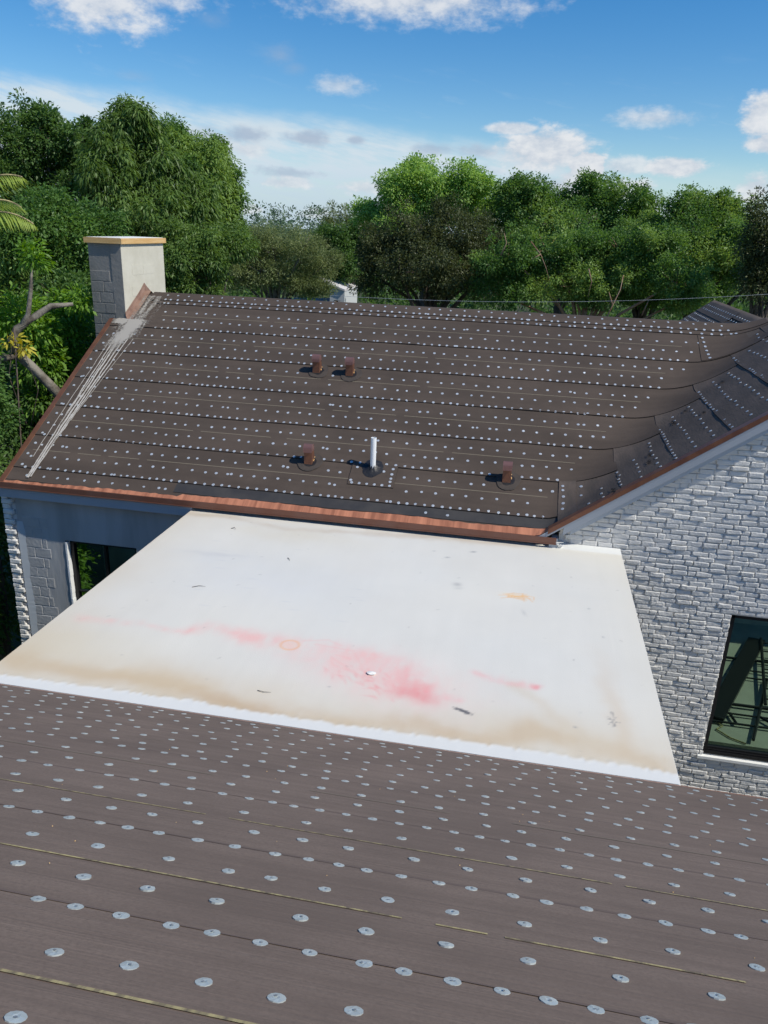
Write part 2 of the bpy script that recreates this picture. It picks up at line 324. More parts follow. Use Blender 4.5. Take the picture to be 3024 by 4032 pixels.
# far end of the cross gable
for k,(xa,xb,ya,yb) in enumerate(((2.9,3.42,13.7,17.42),(3.36,3.62,14.9,17.4))):
    xs=np.linspace(xa,xb,5); ys=np.linspace(ya,yb,20); Y,X=np.meshgrid(ys,xs)
    obj('felt_strip',gridmesh('felt_strip',X,Y,H(X,Y)+.01+.008*k,[FELT_C,BLACK],1,0,drop=.03),roof)
# torn dark scuffs on the cross slope
mb=MB()
for (cx,cy,l) in ((1.62,9.72,.16),(1.66,9.98,.12),(2.03,10.75,.22),(2.2,11.,.1),(1.2,9.36,.22),(2.33,10.5,.1),(2.7,11.4,.12)):
    pts=[]
    for k in range(7):
        t=k/6; y=cy+l*(t-.5); x=cx+.02*math.sin(k*2.3+cx*9); pts.append((x,y,.008+.006*math.sin(math.pi*t)))
    V=[]
    for x,y,wd in pts: V+=[(x-wd,y,float(H(x-wd,y))+.024),(x+wd,y,float(H(x+wd,y))+.026)]
    mb.add(V,[(2*k,2*k+1,2*k+3,2*k+2) for k in range(6)])
obj('felt_tear',mb.mesh('felt_tear',BLACK),roof,kind='stuff')
# --- chalk lines
def ribbon(name,pts,wd,m,par,hf,off,gap=None):
    mb=MB(); P=np.array(pts,float); d=np.gradient(P,axis=0); nrm=np.stack([-d[:,1],d[:,0]],1)/np.linalg.norm(d,axis=1)[:,None]
    wd=np.broadcast_to(wd,len(P)); A=P-nrm*wd[:,None]/2; B=P+nrm*wd[:,None]/2
    za=hf(A[:,0],A[:,1])+off; zb=hf(B[:,0],B[:,1])+off; V=[]
    for i in range(len(P)): V+=[(A[i,0],A[i,1],za[i]),(B[i,0],B[i,1],zb[i])]
    F=[(2*k,2*k+1,2*k+3,2*k+2) for k in range(len(P)-1) if not (gap and gap(k))]
    return obj(name,mesh(name,V,F,m),par)
for i,(xa,xb) in enumerate(((-7.0,.45),(-6.9,.85),(-6.85,1.3),(-6.6,1.75),(-6.7,2.1),(-6.3,2.4))):
    v=LAP[i]+.37; x=np.arange(xa,xb,.12); gp={rng.integers(5,len(x)-5) for _ in range(4)}
    if i==0: gp|={k for k in range(len(x)) if -2.24<x[k]+.06<-1.58}
    ribbon('chalk_line',np.stack([x,EY+CS*(v+.008*(vn(x,x*0,.2,i)-.5))],1),.009,CHALK,roof,H,float(offB(v,i))+.0025,lambda k,gp=gp:k in gp)
# --- copper edges
mb=MB(); n=120; xs=np.linspace(-7.19,.57,n)
def flange(mb,xs,y0,wfun,off,hf):
    V=[];
    for k,x in enumerate(xs):
        w_=wfun(x,k); V+=[(x,y0-.004,hf(x,y0)-.002+off),(x,y0+w_,float(hf(x,y0+w_))+off)]
    mb.add(V,[(2*k,2*k+2,2*k+3,2*k+1) for k in range(len(xs)-1)])
wig=rng.random(n+1)
flange(mb,xs,EY,lambda x,k:(.088+.012*wig[k]+.008*math.sin(x*3.3)) if x>-4.5 else (.035+.022*wig[k]+.012*math.sin(x*2.1)),.0075,lambda x,y:float(H(x,y)))
obj('copper_flange',mb.mesh('copper_flange',[COPPER_S]),roof); 
o=bpy.data.objects[-1] if False else None
mb=MB(); y=EY-.006
mb.box((-7.2,y-.012,3.262),(.585,y,3.338)); mb.box((-7.2,y-.020,3.252),(.585,y-.0005,3.262))
mb.obj('copper_drip_edge',[COPPER_D],roof)
# left rake edge
mb=MB(); V=[]; ysr=np.linspace(EY,RY,60)
for yy in ysr: z=float(H(-7.19,yy)); V+=[(-7.205,yy,z-.06),(-7.205,yy,z+.012),(-7.125,yy,z+.016),(-7.120,yy,z+.002)]
mb.add(V,[(4*k+a,4*k+4+a,4*k+5+a,4*k+1+a) for k in range(59) for a in range(3)])
obj('copper_rake_edge',mb.mesh('copper_rake_edge',[COPPER_V]),roof)
# right rake edge (cross gable front) and its two pale boards
xr=np.r_[np.linspace(.47,RX,36),np.linspace(RX+.08,6.86,30)]
def rakeband(name,ya,yb,za,zb,m,par,x0=.5,cap=True):
    V=[];xx=[x for x in xr if x>=x0]
    for x in xx:
        z=3.079+TC*min(x,2*RX-x); V+=[(x,ya,z+za),(x,yb,z+za),(x,yb,z+zb),(x,ya,z+zb)]
    F=[(4*k+a,4*k+(a+1)%4,4*k+4+(a+1)%4,4*k+4+a) for k in range(len(xx)-1) for a in range(4)]+[(0,1,2,3),tuple(len(V)-4+q for q in (3,2,1,0))]
    o=obj(name,mesh(name,V,F,m),par); bm_fix(o.data); return o
rakeband('copper_rake_edge',EY-.008,EY+.10,-.045,.024,COPPER_V,roof,.46)
rakeband('fascia',EY+.004,EY+.05,-.175,-.047,FASC,house,.58)
rakeband('fascia',EY+.052,EY+.19,-.245,-.10,FASC2,house,.66)
mb=MB(); mb.box((-7.22,EY+.004,3.11),(-4.292,EY+.05,3.255)); mb.box((-7.22,EY+.05,3.19),(-4.292,9.36,3.235)); mb.obj('fascia',[FASC],house)
mb=MB(); mb.box((.50,9.216,3.205),(.62,9.40,3.26)); mb.box((.53,9.23,3.205),(.60,9.39,3.32)); mb.obj('corner_patch',[FASC2],house)
# crumpled white sealant at the corner
mb=MB()
for k in range(7):
    a=k*.9; mb.tube([(.60+.012*k,9.215+.004*k,3.20),(.62+.05*math.sin(a),9.20,3.235+.008*k),(.66+.03*math.cos(a),9.215,3.25+.006*k)],[.006,.007,.003],5)
mb.obj('sealant_strand',[PLAS],house)
# --- walls of the far house
mb=MB(); y0,y1=9.36,9.62
WL=(-6.36,-5.24,1.15,2.47)
mb.box((-7.09,y0,GZ),(WL[0],y1,3.19)); mb.box((WL[1],y0,GZ),(.6,y1,3.19)); mb.box((WL[0],y0,GZ),(WL[1],y1,WL[2])); mb.box((WL[0],y0,WL[3]),(WL[1],y1,3.19))
mb.box((-7.09,y1,GZ),(-6.95,17.3,3.0)); 
V=[(-7.09,9.36,3.0),(-7.09,17.3,3.0),(-7.09,RY,5.62),(-6.95,9.36,3.0),(-6.95,17.3,3.0),(-6.95,RY,5.62)]; mb.add(V,[(0,1,2),(3,5,4),(0,3,4,1),(1,4,5,2),(2,5,3,0)])
wall=mb.obj('wall',[CEM],house)
# blocks showing through the cement on the left wall
mb0=MB()
def cblock(x0,x1,z0,z1,y,seed,par,m,proud=.012,fl=1):
    r=random.Random(seed); b=.006; j=lambda: r.uniform(-.004,.004)
    mb=MB(); yy=y-proud*fl
    o=[(x0+j(),z0+j()),(x1+j(),z0+j()),(x1+j(),z1+j()),(x0+j(),z1+j())]; cx=(x0+x1)/2; cz=(z0+z1)/2
    i_=[(p[0]+(b if p[0]<cx else -b),p[1]+(b if p[1]<cz else -b)) for p in o]
    V=[(p[0],y+.01,p[1]) for p in o]+[(p[0],yy+.003,p[1]) for p in o]+[(p[0],yy+r.uniform(-.001,.001),p[1]) for p in i_]
    mb.add(V,[(0,1,5,4),(1,2,6,5),(2,3,7,6),(3,0,4,7),(4,5,9,8),(5,6,10,9),(6,7,11,10),(7,4,8,11),(8,9,10,11)])
    return mb.obj('block',[m],par)
z=2.78; k=0
while z>.75:
    w_=.16 if k%2 else .29
    cblock(-7.02,-7.02+w_-.008,z-.154,z-.004,9.36,k,wall,CEMB,.006)
    cblock(-7.02+w_,-6.66+(.05 if k%3==0 else -.05*(k%2)),z-.154,z-.004,9.36,k+50,wall,CEMB,.004)
    z-=.16; k+=1
# smeared cement skim down the brick edge
mb=MB(); V=[];n=60
for k in range(n+1):
    zz=.6+2.1*k/n; V+=[(-7.10,9.340,zz),(-7.03+.05*float(fbm(zz,0,4.,3.))+.02*rng.random(),9.352,zz)]
mb.add(V,[(2*k,2*k+1,2*k+3,2*k+2) for k in range(n)]); obj('cement_smear',mb.mesh('cement_smear',[FASC2]),wall)
# left window
win=empty_part=bpy.data.objects.new('window',None); put(win,Matrix(),house)
mb=MB(); a,b,c,d=WL; fr=.055
mb.box((a+.03,9.43,c),(a+.03+fr,9.50,d)); mb.box((b-fr,9.43,c),(b,9.50,d)); mb.box((a+.03,9.43,d-fr),(b,9.50,d)); mb.box((a+.03,9.43,c),(b,9.50,c+fr)); mb.box((-5.80,9.44,c),(-5.765,9.49,d)); mb.box((a+.03,9.44,1.62),(-5.8,9.485,1.635))
mb.obj('frame',[FRAME],win)
sheetm=mesh('pane',[(a,9.47,c),(b,9.47,c),(b,9.47,d),(a,9.47,d)],[(0,1,2,3)],GLASS2); obj('pane',sheetm,win)
mb=MB(); 
for k in range(14):
    zz=c+(d-c-.03)*k/14; mb.box((a+.002,9.350-.004*rng.random(),zz),(a+.022+.008*rng.random(),9.43,zz+(d-c-.03)/14-.002))
mb.obj('jamb_trim',[PVC],win)
mb=MB(); mb.box((a,9.52,c),(b,9.54,d)); mb.obj('backing',[DARKR],win)
# --- bricks: eight weathered shapes, shared
def brick_mesh(seed,L=.19,Hh=.061,D=.030):
    r=random.Random(seed); nx,nz=5,3; V=[];F=[]
    xs=[-L/2,-L/2+.014,0+r.uniform(-.03,.03),L/2-.014,L/2]; zs=[-Hh/2,-Hh/2+.014,Hh/2-.011,Hh/2]
    nx=len(xs);nz=len(zs)
    for i,z in enumerate(zs):
        for j,x in enumerate(xs):
            ed=(i in(0,nz-1))+(j in(0,nx-1)); y=-D+r.uniform(-.003,.003)+(.009 if ed==1 else (.017 if ed==2 else 0))
            V.append((x+r.uniform(-.009,.009),y,z+r.uniform(-.0055,.0055)))
    for i in range(nz-1):
        for j in range(nx-1): F.append((i*nx+j,i*nx+j+1,(i+1)*nx+j+1,(i+1)*nx+j))
    ring=[j for j in range(nx)]+[i*nx+nx-1 for i in range(1,nz)]+[(nz-1)*nx+j for j in range(nx-2,-1,-1)]+[i*nx for i in range(nz-2,0,-1)]
    b=len(V)
    for k in ring: V.append((V[k][0]*1.01,.012,V[k][2]*1.01))
    for k in range(len(ring)): F.append((ring[(k+1)%len(ring)],ring[k],b+k,b+(k+1)%len(ring)))
    return mesh('brick',V,F,BRICK)
BM=[brick_mesh(s) for s in range(12)]
def baked(M_list,meshes,name,mats,par):
    VV=[];FF=[];b=0
    for M,me in zip(M_list,meshes):
        co=np.empty(len(me.vertices)*3); me.vertices.foreach_get('co',co); co=co.reshape(-1,3); A=np.array(M)
        VV.append(co@A[:3,:3].T+A[:3,3]); FF+=[tuple(b+i for i in p.vertices) for p in me.polygons]; b+=len(co)
    return obj(name,mesh(name,np.vstack(VV),FF,mats),par,kind='stuff')
WY=9.42; WW=(2.87,4.75,.36,2.46)        # window opening x0,x1,z0,z1
mb=MB(); 
pts=[(.62,0),(6.75,0),(6.75,3.079+TC*(2*RX-6.75)-.05),(RX,3.079+TC*RX-.05),(.62,3.079+TC*.62-.05)]
# gable wall as four pieces round the window
hz=lambda x:3.079+TC*min(x,2*RX-x)-.05
mb.prism([(.62,GZ),(WW[0],GZ),(WW[0],hz(WW[0])),(.62,hz(.62))],1,WY,WY+.25)
mb.prism([(WW[1],GZ),(6.75,GZ),(6.75,hz(6.75)),(WW[1],hz(WW[1]))],1,WY,WY+.25)
mb.prism([(WW[0],GZ),(WW[1],GZ),(WW[1],WW[2]),(WW[0],WW[2])],1,WY,WY+.25)
mb.prism([(WW[0],WW[3]),(WW[1],WW[3]),(WW[1],hz(WW[1])),(RX,hz(RX)),(WW[0],hz(WW[0]))],1,WY,WY+.25)
mb.box((6.6,WY+.25,GZ),(6.74,17.3,2.9)); mb.box((-6.95,17.16,GZ),(6.6,17.3,3.0))
bw=mb.obj('brick_wall',[MORT],house)
L=[]; z=.03-.0668*11; row=0
while z<5.6:
    x=.60+(0 if row%2 else -.1)+random.uniform(-.02,.02)
    while x<5.6:
        ln=random.choice((.16,.178,.19,.19,.195,.205,.215)) if random.random()>.10 else .095
        cx=x+ln/2; 
        if cx-ln*.5<WW[0]<cx+ln*.5 and WW[2]-.03<z<WW[3]+.02: ln=max(.05,(WW[0]-x)); cx=x+ln/2
        ok=not(WW[0]-.01<cx<WW[1] and WW[2]-.03<z<WW[3]+.028) and z<hz(cx)-.13 and z<hz(cx-ln/2)-.09 and cx>.68
        if ok:
            s_=(ln-.0055)/.19; M=Matrix.Translation((cx,WY,z+random.uniform(-.003,.003)+.004*math.sin(cx*3+row)))@Matrix.Rotation(random.gauss(0,.02),4,'Y')@Matrix.Rotation(random.uniform(-.03,.03),4,'Z')@Matrix.Rotation(random.uniform(-.09,.07),4,'X')@Matrix.Diagonal((s_,random.uniform(.42,.85)*(1.35 if random.random()<.10 else 1),random.uniform(.88,1.12),1))
            px,py,d=photo_xy((cx,WY,z)); vis=(-.02<px<1.03 and -.02<py<1.02 and not(cx<1.39 and z<3.15) )
            L.append((not vis,d,M,random.randrange(12)))
        x+=ln+.001
    z+=.0668; row+=1
L.sort(key=lambda t:(t[0],t[1]))
L=[t for t in L if not (t[0] and t[2].translation.x>4.9)]
for t in L[:300]: obj('brick',BM[t[3]],bw,t[2])
baked([t[2] for t in L[300:]],[BM[t[3]] for t in L[300:]],'brick_courses',BRICK,bw)
# brick veneer corner at the left end: the bricks' ends face the yard
cor=empty_c=bpy.data.objects.new('brick_corner',None); put(cor,Matrix(),house)
z=.55;row=0
while z<3.1:
    full=row%2
    w_=.165 if full else .11
    for q in range(2):
        s_=1.; M=Matrix.Translation((-7.28+w_/2+random.uniform(-.008,.008),9.345+q*.2+(.0 if full else .006),z))@Matrix.Rotation(random.uniform(-.05,.05),4,'Y')@Matrix.Diagonal((w_/.19,random.uniform(.9,1.3),1.18,1))
        if q==0: obj('brick',BM[(row*5+3)%12],cor,M)
    # courses running back along the side wall
    for q in range(4):
        M=Matrix.Translation((-7.27+.05,9.47+.2*q+(.1 if full else 0),z))@Matrix.Rotation(math.radians(-90),4,'Z')@Matrix.Diagonal((.95,1.2,1.15,1))
        obj('brick',BM[(row+q*3)%12],cor,M)
    z+=.079; row+=1
mb=MB(); mb.box((-7.22,9.37,GZ),(-7.09,17.2,3.05)); mb.obj('mortar_backing',[MORT],cor)
# big window
w2=bpy.data.objects.new('window',None); put(w2,Matrix(),house)
mb=MB(); a,b,c,d=WW; yf=9.44
mb.box((a,yf,c),(a+.055,yf+.08,d)); mb.box((b-.055,yf,c),(b,yf+.08,d)); mb.box((a,yf,d-.05),(b,yf+.08,d)); mb.box((a-.02,yf-.03,c-.01),(b,yf+.08,c+.035)); mb.box((a,yf-.01,c+.04),(b,yf+.08,c+.06)); mb.box((a,yf+.01,c+.066),(b,yf+.08,c+.085))
mb.obj('frame',[FRAME],w2)
obj('pane',mesh('pane',[(a,yf+.04,c),(b,yf+.04,c),(b,yf+.04,d),(a,yf+.04,d)],[(0,1,2,3)],GLASS),w2)
mb=MB(); mb.box((a,yf+.1,c),(b,yf+.12,d)); mb.obj('backing',[DARKR],w2)
mb=MB(); mb.prism([(WY-.05,c-.075),(WY+.10,c-.075),(WY+.10,c-.012),(WY-.05,c-.035)],0,a-.06,b+.05); mb.obj('sill',[PLAS],w2)
# ------------------------------------------------------------------ chimney
ch=bpy.data.objects.new('chimney',None); put(ch,Matrix.Translation((-7.2,13.4,0)),house)
cx0,cx1,cy0,cy1,ct=-7.5,-6.898,12.615,14.19,6.5
mb=MB()
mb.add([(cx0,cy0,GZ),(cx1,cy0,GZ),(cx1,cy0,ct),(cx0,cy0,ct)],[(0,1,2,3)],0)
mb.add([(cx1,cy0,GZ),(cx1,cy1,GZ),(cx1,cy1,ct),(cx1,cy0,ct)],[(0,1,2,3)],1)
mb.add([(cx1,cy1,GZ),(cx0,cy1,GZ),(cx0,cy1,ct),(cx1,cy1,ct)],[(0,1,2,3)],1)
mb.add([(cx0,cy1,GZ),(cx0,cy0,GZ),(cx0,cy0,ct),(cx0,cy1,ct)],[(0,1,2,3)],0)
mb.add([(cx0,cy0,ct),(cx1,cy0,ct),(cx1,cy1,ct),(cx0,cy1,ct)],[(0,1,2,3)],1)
obj('stack',mb.mesh('stack',[CHG,CHW]),ch)
mb=MB(); mb.box((cx1-.19,cy0-.010,4.3),(cx1-.0005,cy0+.01,ct-.002)); mb.obj('corner_render',[CHG],ch)
z=6.06;k=0
rr=random.Random(4)
while z>3.6:
    sp=cx0+(.155 if k%2==0 else .24)
    if k!=0: 
        cblock(cx0+.004,sp-.004,z-.172,z-.006,cy0,k+200,ch,CHG,.012)
        cblock(sp+.004,cx1-.205+.03*(k%2),z-.172,z-.006,cy0,k+300,ch,CHG,.008 if k%3 else .014)
    else: cblock(cx0+.004,cx1-.24,z-.172,z-.006,cy0,k+200,ch,CHG,.010)
    z-=.18;k+=1
# raised block outlines on the pale face
for (ya,yb,za,zb) in ((12.95,13.35,5.98,6.15),(13.35,13.75,5.98,6.13),(12.9,13.28,5.62,5.79),(13.3,13.7,5.60,5.78),(13.72,14.1,5.45,5.62)):
    mb=MB(); mb.box((cx1-.01,ya+.004,za),(cx1+.003,yb-.004,zb)); mb.obj('block',[CHW],ch)
mb=MB(); e=.045
for (a,b) in (((cx0-e,cy0-e),(cx1+e,cy0-e+.04)),((cx0-e,cy1+e-.04),(cx1+e,cy1+e)),((cx0-e,cy0-e+.04),(cx0-e+.04,cy1+e-.04)),((cx1+e-.04,cy0-e+.04),(cx1+e,cy1+e-.04))):
    m2=MB(); m2.box((a[0]+.0008,a[1]+.0008,ct),(b[0]-.0008,b[1]-.0008,ct+.088)); m2.obj('cap_board',[CAPW],ch)
mb.box((cx0-e+.0412,cy0-e+.0412,ct+.004),(cx1+e-.0412,cy1+e-.0412,ct+.094)); mb.obj('cap_top',[PLAS],ch)
# flashings
mb=MB(); mb.box((cx1-.19,cy0-.035,4.99),(cx1+.012,cy0-.012,5.07)); mb.prism([(cy0-.012,5.07),(cy0-.045,5.075),(cy0-.045,5.085),(cy0-.012,5.14)],0,cx1-.20,cx1+.014); mb.box((cx1-.2,cy0-.048,5.135),(cx1+.014,cy0-.011,5.15)); mb.obj('front_flashing',[COPPER_D],ch)
mb=MB(); V=[]; ysf=np.r_[np.linspace(cy0-.02,RY,16),np.linspace(RY+.03,RY+.45,6)]
for yy in ysf:
    z=float(H(cx1,yy)); hh=.13+.03*math.exp(-((yy-RY)/.12)**2)+.004*rng.random(); V+=[(cx1+.006,yy,z+hh),(cx1+.010,yy,z+hh*.52),(cx1+.016,yy,z+hh*.5),(cx1+.02,yy,z+.03),(cx1+.13,yy,z+.024)]
mb.add(V,[(5*k+a,5*k+1+a,5*k+6+a,5*k+5+a) for k in range(len(ysf)-1) for a in range(4)]); obj('side_flashing',mb.mesh('side_flashing',[RUST]),ch)
# ------------------------------------------------------------------ mortar spill running down the felt from the chimney
def spill_mat():
    m=bpy.data.materials.new('mortar_haze'); m.use_nodes=True; t=m.node_tree; q=G(t); b=t.nodes['Principled BSDF']; b.inputs['Base Color'].default_value=(.36,.335,.295,1); b.inputs['Roughness'].default_value=.95
    tc=nn(t,'ShaderNodeTexCoord'); at=nn(t,'ShaderNodeAttribute',attribute_name='cover')
    mp=nn(t,'ShaderNodeMapping'); mp.inputs['Scale'].default_value=(9,1.6,1.6); t.links.new(tc.outputs['Object'],mp.inputs[0])
    n=q.m('ADD',q.m('MULTIPLY',q.noise(mp.outputs[0],1.6,4,.6),.6),q.m('MULTIPLY',q.noise(tc.outputs['Object'],26.,3,.7),.4))
    a=q.ss(q.m('ADD',n,q.m('SUBTRACT',at.outputs['Fac'],1.)),-.12,.12)
    tr=nn(t,'ShaderNodeBsdfTransparent'); mx=nn(t,'ShaderNodeMixShader'); t.links.new(a,mx.inputs[0]); t.links.new(tr.outputs[0],mx.inputs[1]); t.links.new(b.outputs[0],mx.inputs[2]); t.links.new(mx.outputs[0],t.nodes['Material Output'].inputs[0]); return m
SPILL=spill_mat()
xs=np.linspace(-7.12,-6.2,30); vs=np.linspace(2.6,4.62,60); X,Vv=np.meshgrid(xs,vs); Y=EY+Vv*CS
me=gridmesh('mortar_stain',X,Y,H(X,Y)+.0275,[SPILL])
core=np.exp(-((X+6.72-.10*(Vv-3.6))/(.17+.10*np.clip(Vv-3.2,0,1)))**2)*np.clip((Vv-2.75)/.6,0,1)
core=np.maximum(core,np.exp(-((X+6.93)/.2)**2)*np.clip((Vv-3.72)/.05,0,1)*(Vv<3.95)); core=np.maximum(core,.85*np.exp(-((X+6.66)/.14)**2)*(Vv>3.9)*np.clip((4.62-Vv)/.3,0,1))
cv=.27+.42*core*(Vv<3.9)+.22*core*(Vv>=3.9)*(Vv<4.6); cv[0]=0
at=me.attributes.new('cover','FLOAT','POINT'); at.data.foreach_set('value',np.clip(cv,0,1).ravel().astype(np.float32)); obj('mortar_stain',me,roof)
for s_,(xa,xb,w_,vb) in enumerate(((-6.86,-6.81,.020,.10),(-6.77,-6.79,.026,.10),(-6.70,-6.76,.022,.12),(-6.63,-6.735,.018,.75),(-6.92,-6.92,.009,.5),(-6.54,-6.70,.008,1.3),(-6.80,-6.83,.014,1.2))):
    v=np.linspace(3.35,vb,50); x=xa+(xb-xa)*(3.35-v)/(3.35-vb)+.022*(fbm(v,v*0,1.5,s_*5.)-.5)+.012*(vn(v,v*0,6.,s_*3.)-.5)
    ribbon('mortar_streak',np.stack([x,EY+v*CS],1),w_*(.7+.6*rng.random(50)),MORTW,roof,H,.0265)
# ------------------------------------------------------------------ tin caps
def cap_mesh(name,m,R=.0205,seed=0):
    r=random.Random(seed); V=[];F=[];n=12
    for k in range(n): a=2*math.pi*k/n; q=R*(1+r.uniform(-.02,.02)); V.append((q*math.cos(a),q*math.sin(a),.0012+r.uniform(0,.0018)))
    for k in range(n): a=2*math.pi*k/n; V.append((R*.35*math.cos(a),R*.35*math.sin(a),.0032+r.uniform(-.0005,.0005)))
    V.append((0,0,.0008))
    for k in range(n): F.append((k,(k+1)%n,n+(k+1)%n,n+k)); F.append((n+k,n+(k+1)%n,2*n))
    b=len(V)                                # nail head
    ox,oy=r.uniform(-.004,.004),r.uniform(-.004,.004)
    for k in range(6): a=2*math.pi*k/6; V.append((ox+.0042*math.cos(a),oy+.0042*math.sin(a),.0046))
    F.append(tuple(b+k for k in range(6)))
    for k in range(n): V.append((V[k][0],V[k][1],-.006))
    b2=b+6
    for k in range(n): F.append(((k+1)%n,k,b2+k,b2+(k+1)%n))
    return mesh(name,V,F,[m,NAILM],[0]*(2*n)+[1]+[0]*n)
CM=[cap_mesh('nail_cap',CAPM,seed=s) for s in range(6)]; CN=[cap_mesh('nail_cap',CAPM2,.0215,seed=s+10) for s in range(6)]
def place_caps(pts,hf,meshes,par,limit=300,tilt=.05,xmax=1e9):
    out=[]
    for (x,y,off) in pts:
        z=float(hf(x,y)); e_=.01; nx=-(float(hf(x+e_,y))-float(hf(x-e_,y)))/(2*e_); ny=-(float(hf(x,y+e_))-float(hf(x,y-e_)))/(2*e_)
        nrm=Vector((nx+random.gauss(0,tilt),ny+random.gauss(0,tilt),1)).normalized()
        M=Matrix.Translation((x,y,z+off-.0014))@nrm.to_track_quat('Z','Y').to_matrix().to_4x4()@Matrix.Rotation(random.uniform(0,6.28),4,'Z')@Matrix.Scale(random.choice((.94,1,1,1.04)),4)
        if nrm.x<-.35: M=M@Matrix.Scale(.86,4)
        px,py,d=photo_xy((x,y,z)); vis=-.02<px<1.02 and -.02<py<1.02 and d>0
        out.append((not vis,d,M,random.randrange(6)))
    out.sort(key=lambda t:(t[0],t[1]))
    for t in out[:limit]: obj('nail_cap',meshes[t[3]],par,t[2])
    if len(out)>limit: baked([t[2] for t in out[limit:]],[meshes[t[3]] for t in out[limit:]],'nail_caps',[meshes[0].materials[0]],par)
P=[]
def rowB(v,x0,x1,du,off,jit=.02,vj=.006,skip=()):
    x=x0+random.uniform(0,du)
    while x<x1:
        if not any(a<x<b and c<v<d for a,b,c,d in skip): P.append((x,EY+CS*(v+random.uniform(-vj,vj)),off))
        x+=du*(1+random.gauss(0,.12)); 
        if random.random()<.03: x-=du*.6
SK=[(-2.26,-1.58,.5,.98),(-3.4,-3.05,2.6,3.0),(-2.86,-2.5,2.6,3.0),(-2.98,-2.7,.7,1.05),(-.25,.05,.7,1.05),(-3.3,-3.1,2.5,3.05),(-2.78,-2.6,2.5,3.05)]
def vx(v,d=.40): return (-4.9565+T*(EY+v*CS))/TC-d
for i in range(6):
    xl=-7.0 if i<5 else -6.35
    rowB(LAP[i]+.022,xl,vx(LAP[i],.42 if i else .1),.117,float(offB(LAP[i]+.02,i)),skip=SK)
    rowB(LAP[i]+.245,xl,vx(LAP[i]+.2,.35),.185,float(offB(LAP[i]+.24,i)),skip=SK,vj=.012)
    rowB(LAP[i]+.488,xl,vx(LAP[i]+.46,.32),.185,float(offB(LAP[i]+.46,i)),skip=SK,vj=.012)
rowB(4.425,-6.4,3.3,.15,.018); rowB(4.52,-6.4,3.2,.125,.026); rowB(4.66,-6.5,3.1,.20,.022,vj=.012)
rowB(.17,-7.0,-4.5,.24,.003); rowB(.2,-1.4,-.6,.3,.003)
for v in np.arange(.35,3.6,.22): P.append((-7.03+random.uniform(-.02,.03),EY+v*CS,.018))
# along the torn joints at the lower right
for v in (.86,.78,.66,.53,.42): P.append((.635+random.uniform(-.01,.01),EY+v*CS,.024))
for v in (.82,.62): P.append((.86,EY+v*CS,.016))
for k in range(6): P.append((2.66+.012*k,yv(4.3-.11*k),.028))
# round the pipe patch
for v in (.66,.72,.80,.90): P.append((-1.66,EY+v*CS,.024))
for k in range(6): P.append((-2.18+.105*k,EY+CS*.585,.024))
P+= [(-2.2,EY+CS*.63,.024),(-2.16,EY+CS*.88,.024),(-1.78,EY+CS*.84,.024)]
for j in range(5):
    y1=yv(LAP[min(j+1,6)])
    rows=[(XC[j]+.02,.125)]+[(XC[j]+q,.195) for q in (.215,.42)] if j else [(.93,.3),(1.09,.2)]
    for (x,du) in rows:
        y=EY+.14+random.uniform(0,du); ymax=min(y1,(x*TC+4.9565)/T-.35) if j<4 else min(12.9,(x*TC+4.9565)/T-.3)
        while y<ymax: P.append((x+random.uniform(-.012,.012),y,.019 if du<.12 else .014)); y+=du*(1+random.gauss(0,.1))
for x in (3.12,3.2,3.3,3.45,3.54):
    y=14.1 if x<3.3 else 13.6
    while y<17.3: P.append((x,y,.02)); y+=.17*(1+random.gauss(0,.1))
# patch under the pipe first
ys_=(EY+CS*.555,EY+CS*.955)
plain_strip('felt_patch',-2.235,-1.60,ys_[0],ys_[1],.024,.022,[FELT,BLACK],ny=4,e1=2)
place_caps(P,H,CM,roof)
